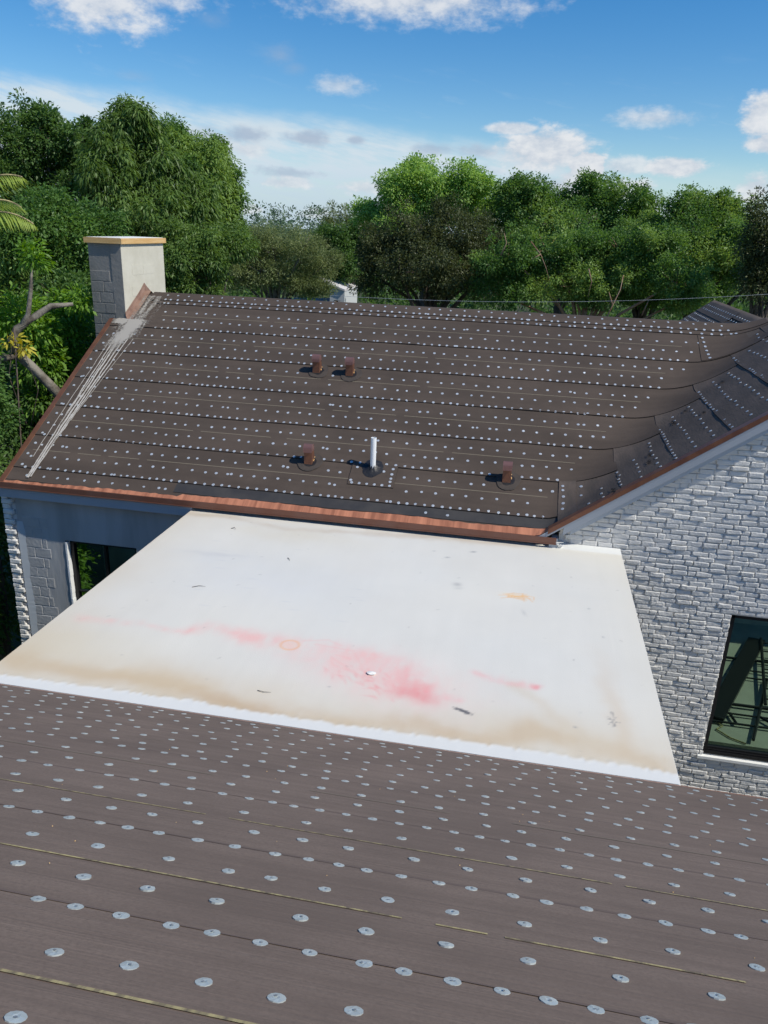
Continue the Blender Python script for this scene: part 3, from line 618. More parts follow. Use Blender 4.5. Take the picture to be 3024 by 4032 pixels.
# ------------------------------------------------------------------ vents and pipe
def vent(x,y,s=1.):
    z=float(H(x,y)); v=bpy.data.objects.new('roof_vent',None); put(v,Matrix.Translation((x,y,z)),house)
    w_=.056*s; 
    mb=MB(); mb.prism([(0,-.03),(0,.225),(.095,.235),(.135,.12)]+[(.15,.07)],0,-w_,w_)
    o=mb.obj('vent_body',[COPPER_V]); o.parent=v; o.matrix_parent_inverse=Matrix()
    pr=[(-.03,.195),(-.030,.222)]
    for k in range(9): a=math.pi*(1-k/8); pr.append((.036+.066*math.cos(a),.24+.068*math.sin(a)))
    pr+=[(.105,.20),(.0955,.20),(.0955,.235)]+[(.036+.056*math.cos(math.pi*k/8),.238+.058*math.sin(math.pi*k/8)) for k in range(1,8)]+[(-.021,.222),(-.021,.195)]
    mb=MB(); w2_=w_+.006; mb.prism(pr,0,-w2_,w2_); 
    side=[(-.021,.215)]+[(.036+.060*math.cos(math.pi*(1-k/8)),.238+.062*math.sin(math.pi*(1-k/8))) for k in range(9)]+[(.0955,.21)]
    mb.prism(side,0,-w2_+.001,-w2_+.006); mb.prism(side,0,w2_-.006,w2_-.001)
    o=mb.obj('vent_hood',[COPPER_H]); o.parent=v; o.matrix_parent_inverse=Matrix()
    mb=MB(); mb.tube([(w_+.004,.0,.0),(w_+.008,.07,.055),(w_+.004,.15,.10)],[.006,.010,.006],6); mb.tube([(-w_,-.008,-.0),(w_*.2,-.012,.0),(w_,-.008,.004)],[.006,.008,.006],6)
    o=mb.obj('sealant_bead',[CAPW]); o.parent=v; o.matrix_parent_inverse=Matrix()
    for (rad,m,off,sd) in ((.145,TARM,.021,x*3),(.080,TAR,.0235,x*7)):
        V=[(0,.05,0)]; n=26
        for k in range(n):
            a=2*math.pi*k/n; q=rad*(.8+.4*float(fbm(math.cos(a),math.sin(a),1.6,sd))); V.append((1.15*q*math.cos(a)+.02,.05+1.05*q*math.sin(a),0))
        V=[(p[0],p[1],float(H(x+p[0],y+p[1]))-z+off) for p in V]
        o=obj('tar_patch',mesh('tar_patch',V,[(0,1+k,1+(k+1)%n) for k in range(n)],m)); o.parent=v; o.matrix_parent_inverse=Matrix()
for (x,y) in ((-3.225,11.66),(-2.691,11.645),(-2.861,9.95),(-.112,9.945)): vent(x,y)
pipe=bpy.data.objects.new('vent_pipe',None); px_,py_=-1.943,9.985; pz=float(H(px_,py_)); put(pipe,Matrix.Translation((px_,py_,pz)),house)
mb=MB(); n=20; r0,r1=.039,.033; V=[]
for (r,z) in ((r0,-.05),(r0,.455),(r1,.455),(r1,.25)):
    for k in range(n): a=2*math.pi*k/n; V.append((r*math.cos(a),r*math.sin(a),z))
mb.add(V,[(q*n+k,q*n+(k+1)%n,(q+1)*n+(k+1)%n,(q+1)*n+k) for q in range(3) for k in range(n)]+[tuple(3*n+k for k in range(n))[::-1]])
o=obj('pipe',mb.mesh('pipe',PVC,False)); o.parent=pipe; o.matrix_parent_inverse=Matrix()
V=[];F=[];n=22
for q,(r,h) in enumerate(((.041,.05),(.052,.035),(.075,.012),(.12,.004),(.15,0))):
    for k in range(n):
        a=2*math.pi*k/n; s_=1+.35*(float(fbm(math.cos(a),math.sin(a),2.2,5.+q*.2))-.5); x,y=r*s_*math.cos(a),r*s_*math.sin(a)
        V.append((x,y,float(H(px_+x,py_+y))-pz+.0265+h*(1+.6*math.sin(k*2.1))*.9))
F=[(q*n+k,(q+1)*n+k,(q+1)*n+(k+1)%n,q*n+(k+1)%n) for q in range(4) for k in range(n)]
o=obj('tar_collar',mesh('tar_collar',V,F,TAR,smooth=True)); o.parent=pipe; o.matrix_parent_inverse=Matrix()
# ------------------------------------------------------------------ white flat roof between the houses
FX0,FX1,FY0,FY1,FZ=-4.30,1.392,4.89,9.40,3.2
nx,ny=380,300
X,Y=np.meshgrid(np.linspace(FX0,FX1,nx),np.linspace(FY0,FY1,ny))
wx=X+.26*(fbm(X,Y,2.2,1.)-.5)+.05*(fbm(X,Y,9.,2.)-.5); wy=Y+.19*(fbm(X,Y,2.4,4.)-.5)+.05*(fbm(X,Y,9.,6.)-.5)
col=np.ones((ny,nx,3))*np.array([.725,.71,.645])
streak=fbm(X*1.0,Y*.12,9.,8.,4); col*=(.975+.03*streak)[...,None]*(.94+.10*fbm(X,Y,1.7,77.,5))[...,None]
def tint(mask,c,a):
    global col; mask=np.clip(mask,0,1)[...,None]*a; col=col*(1-mask)+np.array(c)*mask
def el_(cx,cy,rx,ry,rot=0,soft=1.,X_=None,Y_=None):
    X_=wx if X_ is None else X_; Y_=wy if Y_ is None else Y_
    c_,s_=math.cos(rot),math.sin(rot); dx=((X_-cx)*c_+(Y_-cy)*s_)/rx; dy=(-(X_-cx)*s_+(Y_-cy)*c_)/ry
    return np.exp(-(dx*dx+dy*dy)**soft)
def seg(pts,w_,X_=None,Y_=None):
    X_=wx if X_ is None else X_; Y_=wy if Y_ is None else Y_; best=np.full(X_.shape,9.)
    for (a,b),(c,d) in zip(pts[:-1],pts[1:]):
        L2=(c-a)**2+(d-b)**2; t=np.clip(((X_-a)*(c-a)+(Y_-b)*(d-b))/L2,0,1); best=np.minimum(best,np.hypot(X_-a-t*(c-a),Y_-b-t*(d-b)))
    return np.exp(-(best/w_)**2)
# faint grey wash left of centre, cool patches
tint(np.maximum(el_(-2.7,7.45,.9,.55,.1),el_(-3.3,7.8,.6,.3))*(.5+fbm(X,Y,3.,9.)*.8),(.60,.64,.68),.40); tint(fbm(X,Y,1.1,33.)-.42,(.66,.70,.70),.35)
tint(el_(-3.4,7.9,.5,.06,.05)*fbm(X,Y,6.,3.)*1.5,(.45,.47,.5),.35)
# tan tide marks
m1=seg([(-4.4,5.35),(-3.75,5.2),(-3.2,5.2),(-2.77,5.17),(-2.2,5.12),(-1.84,5.03),(-1.3,5.03),(-.9,5.1),(-.58,5.17),(-.03,5.12),(.33,5.28),(.69,5.2),(1.04,5.2),(1.3,5.08)],.13)
tint(m1*(.35+1.1*fbm(X,Y,2.6,14.,6,.6)),(.54,.38,.22),.74); tint(np.clip(m1-.12,0,1)*(fbm(X,Y,5.,15.,5)>.52)*1.,(.58,.44,.28),.22)
tint(el_(-4.0,5.6,.9,.3)*(.5+fbm(X,Y,2.,3.)),(.66,.58,.40),.45); tint(el_(-2.9,5.28,1.1,.22)*fbm(X,Y,2.,5.)*1.6,(.62,.48,.30),.5); tint(el_(-1.95,5.08,.4,.09)*1.2,(.48,.30,.16),.55)
tint(seg([(1.03,5.2),(1.0,5.6),(1.03,6.1),(.93,6.8)],.10)*np.clip((6.9-Y)/1.3,0,1),(.60,.45,.30),.45); tint(el_(.55,5.32,.7,.20)*(.4+fbm(X,Y,3.,7.)),(.63,.52,.36),.5)
tint(seg([(.15,5.95),(.45,5.7),(.65,5.4),(.9,5.2)],.08),(.62,.52,.38),.4)
tint(seg([(-4.25,9.12),(-3.5,9.05),(-2.8,8.9),(-2.1,9.02),(-1.47,9.1),(-.6,9.15),(.4,9.2)],.07)*(.3+fbm(X,Y,3.,21.)),(.50,.40,.30),.55)
tint(el_(-2.8,8.75,.9,.22)*(.4+fbm(X,Y,3.,22.)),(.66,.60,.46),.45); tint(el_(-3.9,9.13,.4,.05),(.45,.36,.24),.5)
tint(np.exp(-(X-FX0)/.45)*(.35+fbm(X,Y,2.,61.)),(.58,.48,.33),.55); tint(np.exp(-(Y-FY0-.1)/.42)*(.3+fbm(X,Y,2.2,66.,6,.6)),(.60,.49,.32),.6); tint(np.exp(-(FX1-X)/.22)*(.2+fbm(X,Y,2.,62.)),(.66,.60,.47),.4); tint(np.exp(-(FY1-Y)/.25)*(.2+fbm(X,Y,2.,63.)),(.60,.53,.42),.45); tint(fbm(X,Y,.8,64.)-.35,(.70,.66,.55),.45)
# pink wash
SPK=np.clip(.25+2.0*(.6*fbm(X,Y,5.,81.,5,.62)+.4*fbm(X*1.0,Y*.35,18.,82.,3)-.28),.12,1.25)
def ptint(m,c,a): tint(m*SPK,c,a*.95)
ptint(seg([(-4.1,6.06),(-3.45,6.1),(-3.2,6.05),(-2.9,6.13)],.06)*(.3+fbm(X,Y,4.,31.)),(.86,.42,.38),.42)
ptint(seg([(-2.95,6.12),(-2.74,6.27),(-2.45,6.18),(-2.1,6.12)],.085)*(.4+fbm(X,Y,4.,32.)),(.86,.40,.37),.42)
ptint(seg([(-2.4,6.15),(-1.92,6.08),(-1.43,6.14),(-1.1,6.1)],.13)*(.5+fbm(X,Y,3.,33.)),(.87,.44,.40),.48)
ptint(el_(-1.35,5.85,.55,.28,-.35)*(.4+fbm(X,Y,3.,35.)),(.88,.45,.42),.42)
ptint(el_(-.84,5.82,.36,.26,-.7)*(.5+.7*fbm(X,Y,4.,36.)),(.85,.33,.32),.60); ptint(el_(-.66,5.62,.15,.18,.5)*(.6+.5*fbm(X,Y,7.,37.)),(.78,.16,.17),.62); ptint(el_(-.66,5.55,.12,.07)*1.1,(.74,.12,.14),.4)
ptint(el_(-.8,5.7,.75,.36)*.8,(.88,.52,.48),.32)
ptint(seg([(-.15,6.04),(.1,6.0),(.36,5.98)],.055)*(.4+fbm(X,Y,4.,38.)),(.86,.36,.36),.5); ptint(el_(.37,5.98,.05,.045)*1.2,(.80,.20,.22),.5); ptint(seg([(-.55,5.6),(-.28,5.58)],.05),(.86,.38,.38),.35)
for k in range(46):
    a=rng.normal(-1.12,.17); b=5.66+.9*(-1.12-a)*.4+rng.normal(0,.09); tint(el_(a,b,.028+.03*rng.random(),.011,rng.normal(-.9,.5),1.,X,Y),(.82,.30,.29),.28)
for p_ in (((-1.49,5.98),(-1.34,5.87),(-1.15,5.72),(-1.01,5.56)),((-1.3,6.1),(-1.2,5.9),(-1.05,5.7)),((-1.46,6.03),(-1.33,6.0)),((-1.83,6.2),(-1.6,6.28),(-1.45,6.2)),((-1.7,6.17),(-1.33,6.14)),((-1.5,6.0),(-1.45,5.86),(-1.3,5.8))): tint(seg(p_,.012,X+.02*(fbm(X,Y,14.,2.)-.5),Y),(.84,.40,.36),.22)
r_=np.hypot((X+1.925)/.085,(Y-6.095)/.085); tint(np.exp(-((r_-1)/.14)**2),(.82,.40,.16),.62); tint(np.exp(-r_**2),(.88,.50,.36),.35)
# orange scratches, grey blotches and scuffs
for k in range(26): tint(seg([(.17+rng.normal(0,.07),7.70+rng.normal(0,.035)),(.17+rng.normal(0,.09),7.70+rng.normal(0,.04))],.008,X,Y),(.80,.42,.12),.45)
tint(el_(.15,7.70,.13,.05),(.86,.66,.42),.4)
for (a,b,rx,ry,al) in ((-.43,8.81,.035,.02,.75),(-.71,8.55,.03,.018,.6),(-.51,7.83,.05,.045,.45),(-.49,7.74,.05,.03,.2),(.24,7.33,.02,.06,.25),(1.0,7.0,.012,.02,.5),(.9,7.6,.015,.015,.5),(-.89,8.71,.02,.012,.5),(.67,5.42,.014,.014,.6),(-1.4,5.5,.012,.012,.5)): tint(el_(a,b,rx,ry,.3,1.,wx*.2+X*.8,wy*.2+Y*.8),(.26,.27,.28),al)
for k in range(24): tint(seg([(lambda q:(q,5.42-.9*(q+.22)*.5+rng.normal(0,.012)))(-.22+rng.normal(0,.035)) for _ in range(2)],.006,X,Y),(.12,.12,.13),.6)
for k in range(12): tint(seg([(.98+rng.normal(0,.03),5.62+rng.normal(0,.05)),(.98+rng.normal(0,.03),5.55+rng.normal(0,.05))],.004,X,Y),(.2,.2,.21),.5)
for k in range(70):
    a,b=rng.uniform(-4.2,1.3),rng.uniform(5,9.2); tint(el_(a,b,.010+.012*rng.random(),.008,rng.uniform(0,3),1.,X,Y),(.30,.29,.27),.5*rng.random())
for k in range(16): a,b=rng.uniform(-3.6,-1.2),rng.uniform(6.6,8.6); tint(el_(a,b,.06,.012,.05,1.,X,Y),(.5,.52,.54),.25)
# fresh white coat along the near and far edges, brushed ragged
rag=.035*vn(X,X*0,34.,3.)+.07*fbm(X,X*0,1.6,5.)-.02; tint(1/(1+np.exp(-((FY0+.095+rag)-Y)/.006)),(.70,.705,.67),1.); tint(1/(1+np.exp(-(Y-(FY1-.115-.10*np.clip(X+.2,0,1)+.02*vn(X,X*0,2.,9.)))/.008)),(.76,.77,.745),1.)
Zf=FZ+.003*(fbm(X,Y,1.2,40.)-.5)+.007/(1+np.exp(-(Y-(FY1-.12-.10*np.clip(X+.2,0,1)))/.01))+.004*np.exp(-((Y-(FY0+.10+rag))/.02)**2)+.0012*(fbm(X*1.,Y*.1,12.,11.)-.5)
fr_=empty('flat_roof',(-1.45,7.1,0),'white coated flat roof with pink and tan stains between the two felted roofs','flat roof')
V=np.stack([X,Y,Zf],-1).reshape(-1,3)
FLATM=mat('white_coating',(.8,.8,.8),.55,attr='tone',bump=.0012,bs=70,spec=.3)
idx=np.arange(ny*nx).reshape(ny,nx); F=np.stack([idx[:-1,:-1],idx[:-1,1:],idx[1:,1:],idx[1:,:-1]],-1).reshape(-1,4)
me=bpy.data.meshes.new('coating'); me.vertices.add(len(V)); me.vertices.foreach_set('co',V.ravel()); me.loops.add(F.size); me.loops.foreach_set('vertex_index',F.ravel().astype(np.int32)); me.polygons.add(len(F)); me.polygons.foreach_set('loop_start',np.arange(0,F.size,4,dtype=np.int32)); me.polygons.foreach_set('loop_total',np.full(len(F),4,np.int32)); me.update(); me.validate()
at=me.attributes.new('tone','FLOAT_COLOR','POINT'); at.data.foreach_set('color',np.concatenate([col.reshape(-1,3),np.ones((ny*nx,1))],1).ravel().astype(np.float32))
me.polygons.foreach_set('use_smooth',[True]*len(F)); me.materials.append(FLATM); obj('coating',me,fr_)
mb=MB(); mb.box((FX0-.004,FY0,3.04),(FX1+.004,FY1-.06,3.194)); mb.obj('slab',[PLAS],fr_)
mb=MB()
for (x,y) in ((-4.1,5.1),(1.2,5.1)): mb.box((x-.07,y-.07,GZ),(x+.07,y+.07,3.04))
mb.obj('post',[PLAS],fr_)
# white peeled flecks and debris that lie on the coating
def twig(pts,r,label,grp=None):
    mb=MB(); mb.tube([(a,b,FZ+.006+c) for a,b,c in pts],[r,r*.8,r*.3][:len(pts)],5); o=mb.obj('twig',[BARK],None,label=label,category='twig',group=grp)
twig([(-3.53,8.72,.0),(-3.49,8.74,.012),(-3.46,8.70,.004)],.0045,'small curled brown twig near the far left corner of the white flat roof')
twig([(-3.30,7.00,.0),(-3.24,7.04,.006),(-3.17,7.05,.0)],.004,'short straight twig on the left half of the white roof, above the pink wash')
twig([(-2.55,8.02,.0),(-2.52,7.98,.005),(-2.50,7.95,.0)],.004,'tiny straight twig in the grey washed patch of the white roof')
twig([(-1.96,5.30,0),(-1.90,5.285,.004),(-1.84,5.30,0)],.0035,'tiny dark twig beside the tan stain close to the near edge of the white roof')
mb=MB(); V=[(-1.08+.045*math.cos(a)*(.7+.5*rng.random()),5.79+.03*math.sin(a)*(.7+.5*rng.random()),FZ+.008+.008*rng.random()) for a in np.arange(0,6.2,.7)]; mb.add([(-1.08,5.79,FZ+.022)]+V,[(0,1+k,1+(k+1)%len(V)) for k in range(len(V))]); obj('crumpled_paper',mb.mesh('crumpled_paper',PLAS),label='white crumpled scrap lying in the pink stain on the flat roof',category='paper scrap')
# ------------------------------------------------------------------ near house
near=empty('house',(0,4.6,0),'near house seen only as a large brown felted roof slope filling the foreground','house')
EA=4.847
mb=MB(); mb.prism([(EA,3.213),(EA,3.13),(4.72,3.13),(-.4,5.95),(-4.5,3.6),(-4.5,3.8),(-.40,5.959+T*.40-.004)],0,-9,9); nroof=mb.obj('roof',[FELT_N],near)
mb=MB(); mb.box((-8.8,-4.3,GZ),(8.8,4.66,3.10)); mb.obj('wall',[CEM],near)
LA=[0.03,.30,1.065,1.765,2.50,3.235,3.98,4.72]; ye=lambda v: EA-v*CS
def offA(v,i): L_=LA[i+1]-LA[i] if i<7 else .75; return .002+.004*np.clip(1-(v-LA[i])/L_,0,1)
for i in range(8):
    va,vb=LA[i],(LA[i+1]+.02 if i<7 else 5.6)
    xs=np.arange(-8.9,8.91,.08); vs=np.r_[va,va+.012,np.linspace(va+.05,vb,9)]; X,Vv=np.meshgrid(xs,vs)
    rip=.0022*(fbm(X,Vv,.25,50.+i,2)-.5)*0+(.0022*(vn(X*.12,Vv,9.,60.+i)-.5))+.0025*(fbm(X*.25,Vv*1.5,1.6,70.+i)-.5)
    Vw=Vv+.014*(fbm(X,X*0,.5,i*3.)-.5)*np.clip(1-(Vv-va)/.2,0,1); Y=ye(Vw)
    obj('felt_strip',gridmesh('felt_strip',X,Y,HA(X,Y)+.005+offA(Vv,i)+rip*np.clip((Vv-va)/.08,0,1),[FELT_N,BLACK],1,0,drop=.008),nroof)
for i in range(2,8):                       # shade just below each lap, painted as a darker ribbon
    x=np.arange(-6,6,.1); ribbon('lap_shade',np.stack([x,ye(LA[i]-.016+.014*(fbm(x,x*0,.5,i*3.)-.5))],1),.018*(.2+1.0*vn(x,x*0,1.5,i)),LAP_SHADE,nroof,HA,.0095)
for i,(v,w_) in enumerate(((1.42,.004),(2.13,.006),(2.88,.007),(3.627,.009),(4.37,.010))):
    x=np.arange(-5,5,.05); gs={3:((-.25,-.12),(.02,.06),(.74,.80)),4:((-.1,-.02),(.62,.66)),2:((-1.12,-1.02),(.45,.52)),1:((-1.4,-.9),(-.2,.1)),0:((-2.,-1.7),(-.8,-.2))}[i]; gp={k for k in range(len(x)) if any(a<x[k]<c for a,c in gs)}
    ribbon('chalk_line',np.stack([x,ye(v)+0*x],1),w_,CHALK_N if v>2.8 else CHALK,nroof,HA,.0118,lambda k,gp=gp:k in gp)
mb=MB(); V=[]; n=200
for k in range(n+1):
    x=-8.9+17.8*k/n; V+=[(x,EA+.006,3.19),(x,EA+.006,3.222),(x,EA-.035-.01*rng.random(),3.222+.038*T+.004)]
mb.add(V,[(3*k+a,3*k+a+1,3*k+4+a,3*k+3+a) for k in range(n) for a in range(2)]); obj('copper_drip_edge',mb.mesh('copper_drip_edge',[COPPER]),nroof)
PA=[]
def rowA(v,us,du,off,vj=.006,xl=-6.,xr=6.):
    us=list(us)
    while us[0]>xl: us.insert(0,us[0]-du*(1+random.gauss(0,.08)))
    while us[-1]<xr: us.append(us[-1]+du*(1+random.gauss(0,.08)))
    for u in us: PA.append((u,ye(v+random.uniform(-vj,vj)),off))
rowA(3.985,[-1.14,-1.03,-.9,-.76,-.65,-.52,-.39,-.25,-.15,-.03,.09,.2,.31,.43],.122,.0115,.004)
rowA(4.24,[-.93,-.75,-.57,-.4,-.23,-.02,.17],.19,.0108,.01); rowA(4.52,[-.84,-.62],.2,.0102,.01)
rowA(3.495,[-1.48,-1.24,-.99,-.78,-.64,-.46,-.26,-.06,.16,.38,.59,.82],.215,.011,.01)
rowA(3.765,[-1.35,-1.13,-.93,-.72,-.47,-.28,-.06,.16,.4,.64],.22,.0105,.01)
rowA(3.238,[-1.74,-1.62,-1.49,-1.37,-1.26,-1.14,-.99,-.85,-.7,-.58,-.47,-.37,-.25,-.12,-.01,.13,.24,.37,.49,.62,.75,.85],.124,.0115,.005)
rowA(2.75,[-2.04,-1.84,-1.65,-1.44,-1.23,-.98,-.71,-.53],.21,.011,.01); rowA(3.01,[-1.86,-1.64,-1.44,-1.27,-1.08,-.85,-.66,-.48,-.23,-.03,.18,.41,.61,.81],.208,.0105,.01)
rowA(2.5,[-2.18,-2.04,-1.88,-1.73,-1.6,-1.45,-1.32,-1.17,-1.04,-.93,-.83,-.71,-.59,-.47,-.35,-.23,-.11,0,.11,.22,.34,.46,.57,.7,.82,.94,1.06],.122,.0115,.005)
rowA(2.04,[-2.43,-2.23,-2.03,-1.82,-1.62,-1.39,-1.21],.205,.011,.012); rowA(2.27,[-2.26,-2.07,-1.85,-1.62,-1.41,-1.21,-.98,-.79,-.58],.21,.0105,.01)
rowA(1.77,[-2.61,-2.48,-2.34,-2.18,-2.04,-1.92,-1.78,-1.66,-1.55,-1.43,-1.3,-1.1,-.97,-.85,-.74,-.63],.128,.0115,.006)
rowA(1.32,[-2.9],.2,.011,.015); rowA(1.57,[-2.77],.19,.0105,.015); rowA(1.07,[-3.26],.135,.0115,.01); rowA(.56,[-3.3],.19,.011,.02); rowA(.80,[-3.2],.19,.0105,.02); rowA(.30,[-3.6],.135,.0115,.02); rowA(.14,[-3.5],.2,.011,.01)
place_caps(PA,HA,CN,nroof,tilt=.035)
mb=MB()
for k in range(60):
    u=rng.uniform(-3,3); v=rng.uniform(1.5,4.8); r=.0015+.002*rng.random(); y=ye(v); z=float(HA(u,y))+.012
    mb.add([(u-r,y,z),(u,y-r,z),(u+r,y,z),(u,y+r,z),(u,y,z+r)],[(0,1,4),(1,2,4),(2,3,4),(3,0,4)])
obj('grit',mb.mesh('grit',CAPW),label=None,kind='stuff')
# ------------------------------------------------------------------ things in the yard, seen in the glass
sf=empty('scaffold_frame',(4.2,7.,0),'black steel scaffold frame lying on the pale yard, mirrored in the big window','scaffold')
def yp(p): return p
def bar(p,q,r,par,nm): 
    mb=MB(); mb.tube([yp(p),yp(q)],[r,r],8); mb.obj(nm,[FRAME],par)
for y_,r in ((6.2,.024),(7.72,.026),(7.98,.016),(8.25,.018)): bar((3.1,y_,.03+r),(5.4,y_,.03+r),r,sf,'bar')
bar((3.62,7.98,.05),(3.66,8.25,.05),.022,sf,'brace'); bar((4.45,6.85,.07),(3.8,8.65,.07),.024,sf,'brace'); bar((4.05,7.98,.06),(4.3,8.25,.06),.022,sf,'brace')
ld=empty('ladder',(4.5,6.5,0),'black ladder lying flat on the pale yard, mirrored in the big window','ladder')
bar((4.70,5.45,.12),(4.20,7.7,.12),.026,ld,'rail'); bar((5.02,5.45,.12),(4.56,7.7,.12),.026,ld,'rail')
for k in range(7):
    t=(k+.5)/7; bar((4.70-.5*t,5.45+2.25*t,.12),(5.02-.46*t,5.45+2.25*t,.12),.014,ld,'rung')
bar((4.1,6.57,.05),(4.7,6.57,.05),.014,sf,'bar'); bar((4.0,6.82,.05),(4.7,6.82,.05),.014,sf,'bar')
mb=MB(); mb.add([yp(p_) for p_ in [(4.50,5.4,.02),(4.78,5.45,.02),(3.47,8.25,.02),(3.22,8.15,.02),(4.50,5.4,.10),(4.78,5.45,.10),(3.47,8.25,.10),(3.22,8.15,.10)]],[(0,3,2,1),(4,5,6,7),(0,1,5,4),(1,2,6,5),(2,3,7,6),(3,0,4,7)]); mb.obj('plank',[FRAME],None,label='wide black board lying across the yard, mirrored in the big window',category='board')
mb=MB(); mb.tube([yp(p_) for p_ in [(3.35,8.2,.02),(3.45,8.32,.02),(3.34,8.42,.02),(3.5,8.6,.02),(3.7,8.7,.02)]],[.012]*5,6); mb.obj('hose',[CHALK_N],None,label='thin yellow hose curling on the yard, mirrored in the window',category='hose')
# ------------------------------------------------------------------ trees
def leaves(lobes,n,ll,lw,droop,cr,per,seed,shell=.35,up=0.,fold=.12,inner=.25):
    g_=np.random.default_rng(seed); lb=np.array([(x,y,z,rx,rz) for x,y,z,rx,rz in lobes]); A=lb[:,3]*lb[:,4]; nc=np.maximum(3,(n/per*A/A.sum())).astype(int)
    C=[];O=[]
    for l,k in zip(lb,nc):
        d=g_.normal(size=(k,3)); d/=np.linalg.norm(d,axis=1)[:,None]
        rr_=(1-shell*g_.random(k)**1.5); q=g_.random(k)<inner; rr_[q]=g_.random(q.sum())**.5*.8
        rr_*=.82+.42*g_.random(k)
        c=l[:3]+d*rr_[:,None]*np.array([l[3],l[3]*.9,l[4]]); C.append(c); O.append(d)
    C=np.vstack(C); O=np.vstack(O); O[:,2]+=.25
    N_=len(C)*per; c=np.repeat(C,per,0); o=np.repeat(O,per,0); sz=np.repeat(.7+.6*g_.random(len(C)),per)
    p=g_.normal(size=(N_,3)); p/=np.linalg.norm(p,axis=1)[:,None]; r=g_.random(N_)**.45
    base=c+p*(r*cr*sz)[:,None]*np.array([1,1,.75])
    ax=p*.8+o*.5+g_.normal(size=(N_,3))*.35; ax[:,2]+=-droop+up; ax/=np.linalg.norm(ax,axis=1)[:,None]
    nr=g_.normal(size=(N_,3))*.6; nr[:,2]+=.9; nr+=o*.4; sd=np.cross(ax,nr); sd/=np.maximum(np.linalg.norm(sd,axis=1),1e-6)[:,None]; nm=np.cross(sd,ax)
    L=ll*(.65+.6*g_.random(N_))[:,None]; Wd=lw*(.7+.5*g_.random(N_))[:,None]
    v0=base; v1=base+ax*L*.45+sd*Wd*.5+nm*Wd*fold; v3=base+ax*L*.45-sd*Wd*.5+nm*Wd*fold; v2=base+ax*L-np.array([0,0,1])*L*.12*(1+droop)
    return np.stack([v0,v1,v2,v3],1).reshape(-1,3)
def quads(name,V,m):
    n=len(V)//4; me=bpy.data.meshes.new(name); me.vertices.add(len(V)); me.vertices.foreach_set('co',V.astype(np.float32).ravel()); me.loops.add(4*n); me.loops.foreach_set('vertex_index',np.arange(4*n,dtype=np.int32)); me.polygons.add(n); me.polygons.foreach_set('loop_start',np.arange(0,4*n,4,dtype=np.int32)); me.polygons.foreach_set('loop_total',np.full(n,4,np.int32)); me.update(); me.materials.append(m); return me
LM=dict(mango=leaf_mat('leaf_mango',(.055,.112,.022),(.20,.32,.08),.40),
 dark=leaf_mat('leaf_dark',(.045,.102,.026),(.14,.25,.065),.40), brown=leaf_mat('leaf_brownish',(.045,.062,.022),(.12,.145,.052),.34),
 bright=leaf_mat('leaf_bright',(.18,.33,.065),(.40,.58,.17),.42), mid=leaf_mat('leaf_mid',(.052,.125,.028),(.175,.315,.075),.40,hl=(.22,.34,.085)),
 olive=leaf_mat('leaf_olive',(.11,.155,.055),(.30,.36,.15),.38), lush=leaf_mat('leaf_lush',(.085,.20,.022),(.26,.45,.07),.42), yel=leaf_mat('leaf_yellow',(.55,.50,.06),(.66,.58,.08),.4),
 far=leaf_mat('leaf_far',(.09,.15,.085),(.16,.23,.13),.25), palm=leaf_mat('leaf_palm',(.20,.30,.05),(.40,.50,.11),.42))
def tree(label,cat,lobes,n,leaf,m,seed,bark=BARKD,group=None,tr=.16,base=None,limbs=6,parts=None,name='tree',extra=(),sticks=()):
    lb=np.array(lobes); w_=lb[:,3]*lb[:,4]; cx,cy=(lb[:,0]*w_).sum()/w_.sum(),(lb[:,1]*w_).sum()/w_.sum()
    if base: cx,cy=base
    t=empty(name,(cx,cy,GZ),label,cat,group); r=random.Random(seed)
    obj('crown',quads('crown',leaves(lobes,n,*leaf,seed),m),t)
    for (lob,k,lf,mm) in extra: obj('crown',quads('crown',leaves(lob,k,*lf,seed+77),mm),t)
    mb=MB(); zb=lb[:,2].min()-.3; zf=max(1.2,zb*.6)
    mb.tube([(cx,cy,GZ-.1),(cx+r.uniform(-.1,.1),cy+r.uniform(-.1,.1),zf*.5),(cx+r.uniform(-.2,.2),cy,zf),(cx,cy,zb+.6)],[tr*1.3,tr,tr*.85,tr*.7],9)
    order=sorted(range(len(lb)),key=lambda k:-w_[k])[:limbs+4]
    for k in order:
        e=lb[k]; s0=(cx,cy,min(zf+r.uniform(0,.8),e[2]-.3)); m1=(cx+(e[0]-cx)*.45+r.uniform(-.3,.3),cy+(e[1]-cy)*.45,s0[2]+(e[2]-s0[2])*.55)
        mb.tube([s0,m1,(e[0],e[1],e[2]),(e[0]+r.uniform(-.4,.4)*e[3],e[1]-.2*e[3],e[2]+.8*e[4])],[tr*.55,tr*.38,tr*.2,tr*.05],6)
        for q in range(4):
            a=r.uniform(0,6.28); mb.tube([(e[0],e[1],e[2]-.1),(e[0]+math.cos(a)*e[3]*.8,e[1]+math.sin(a)*e[3]*.8,e[2]+r.uniform(-.2,.9)*e[4])],[tr*.14,tr*.03],5)
    for P_,r_ in sticks: mb.tube(P_,[r_*(1-.6*k/(len(P_)-1)) for k in range(len(P_))],6)
    obj('trunk',mb.mesh('trunk',bark,True),t); return t
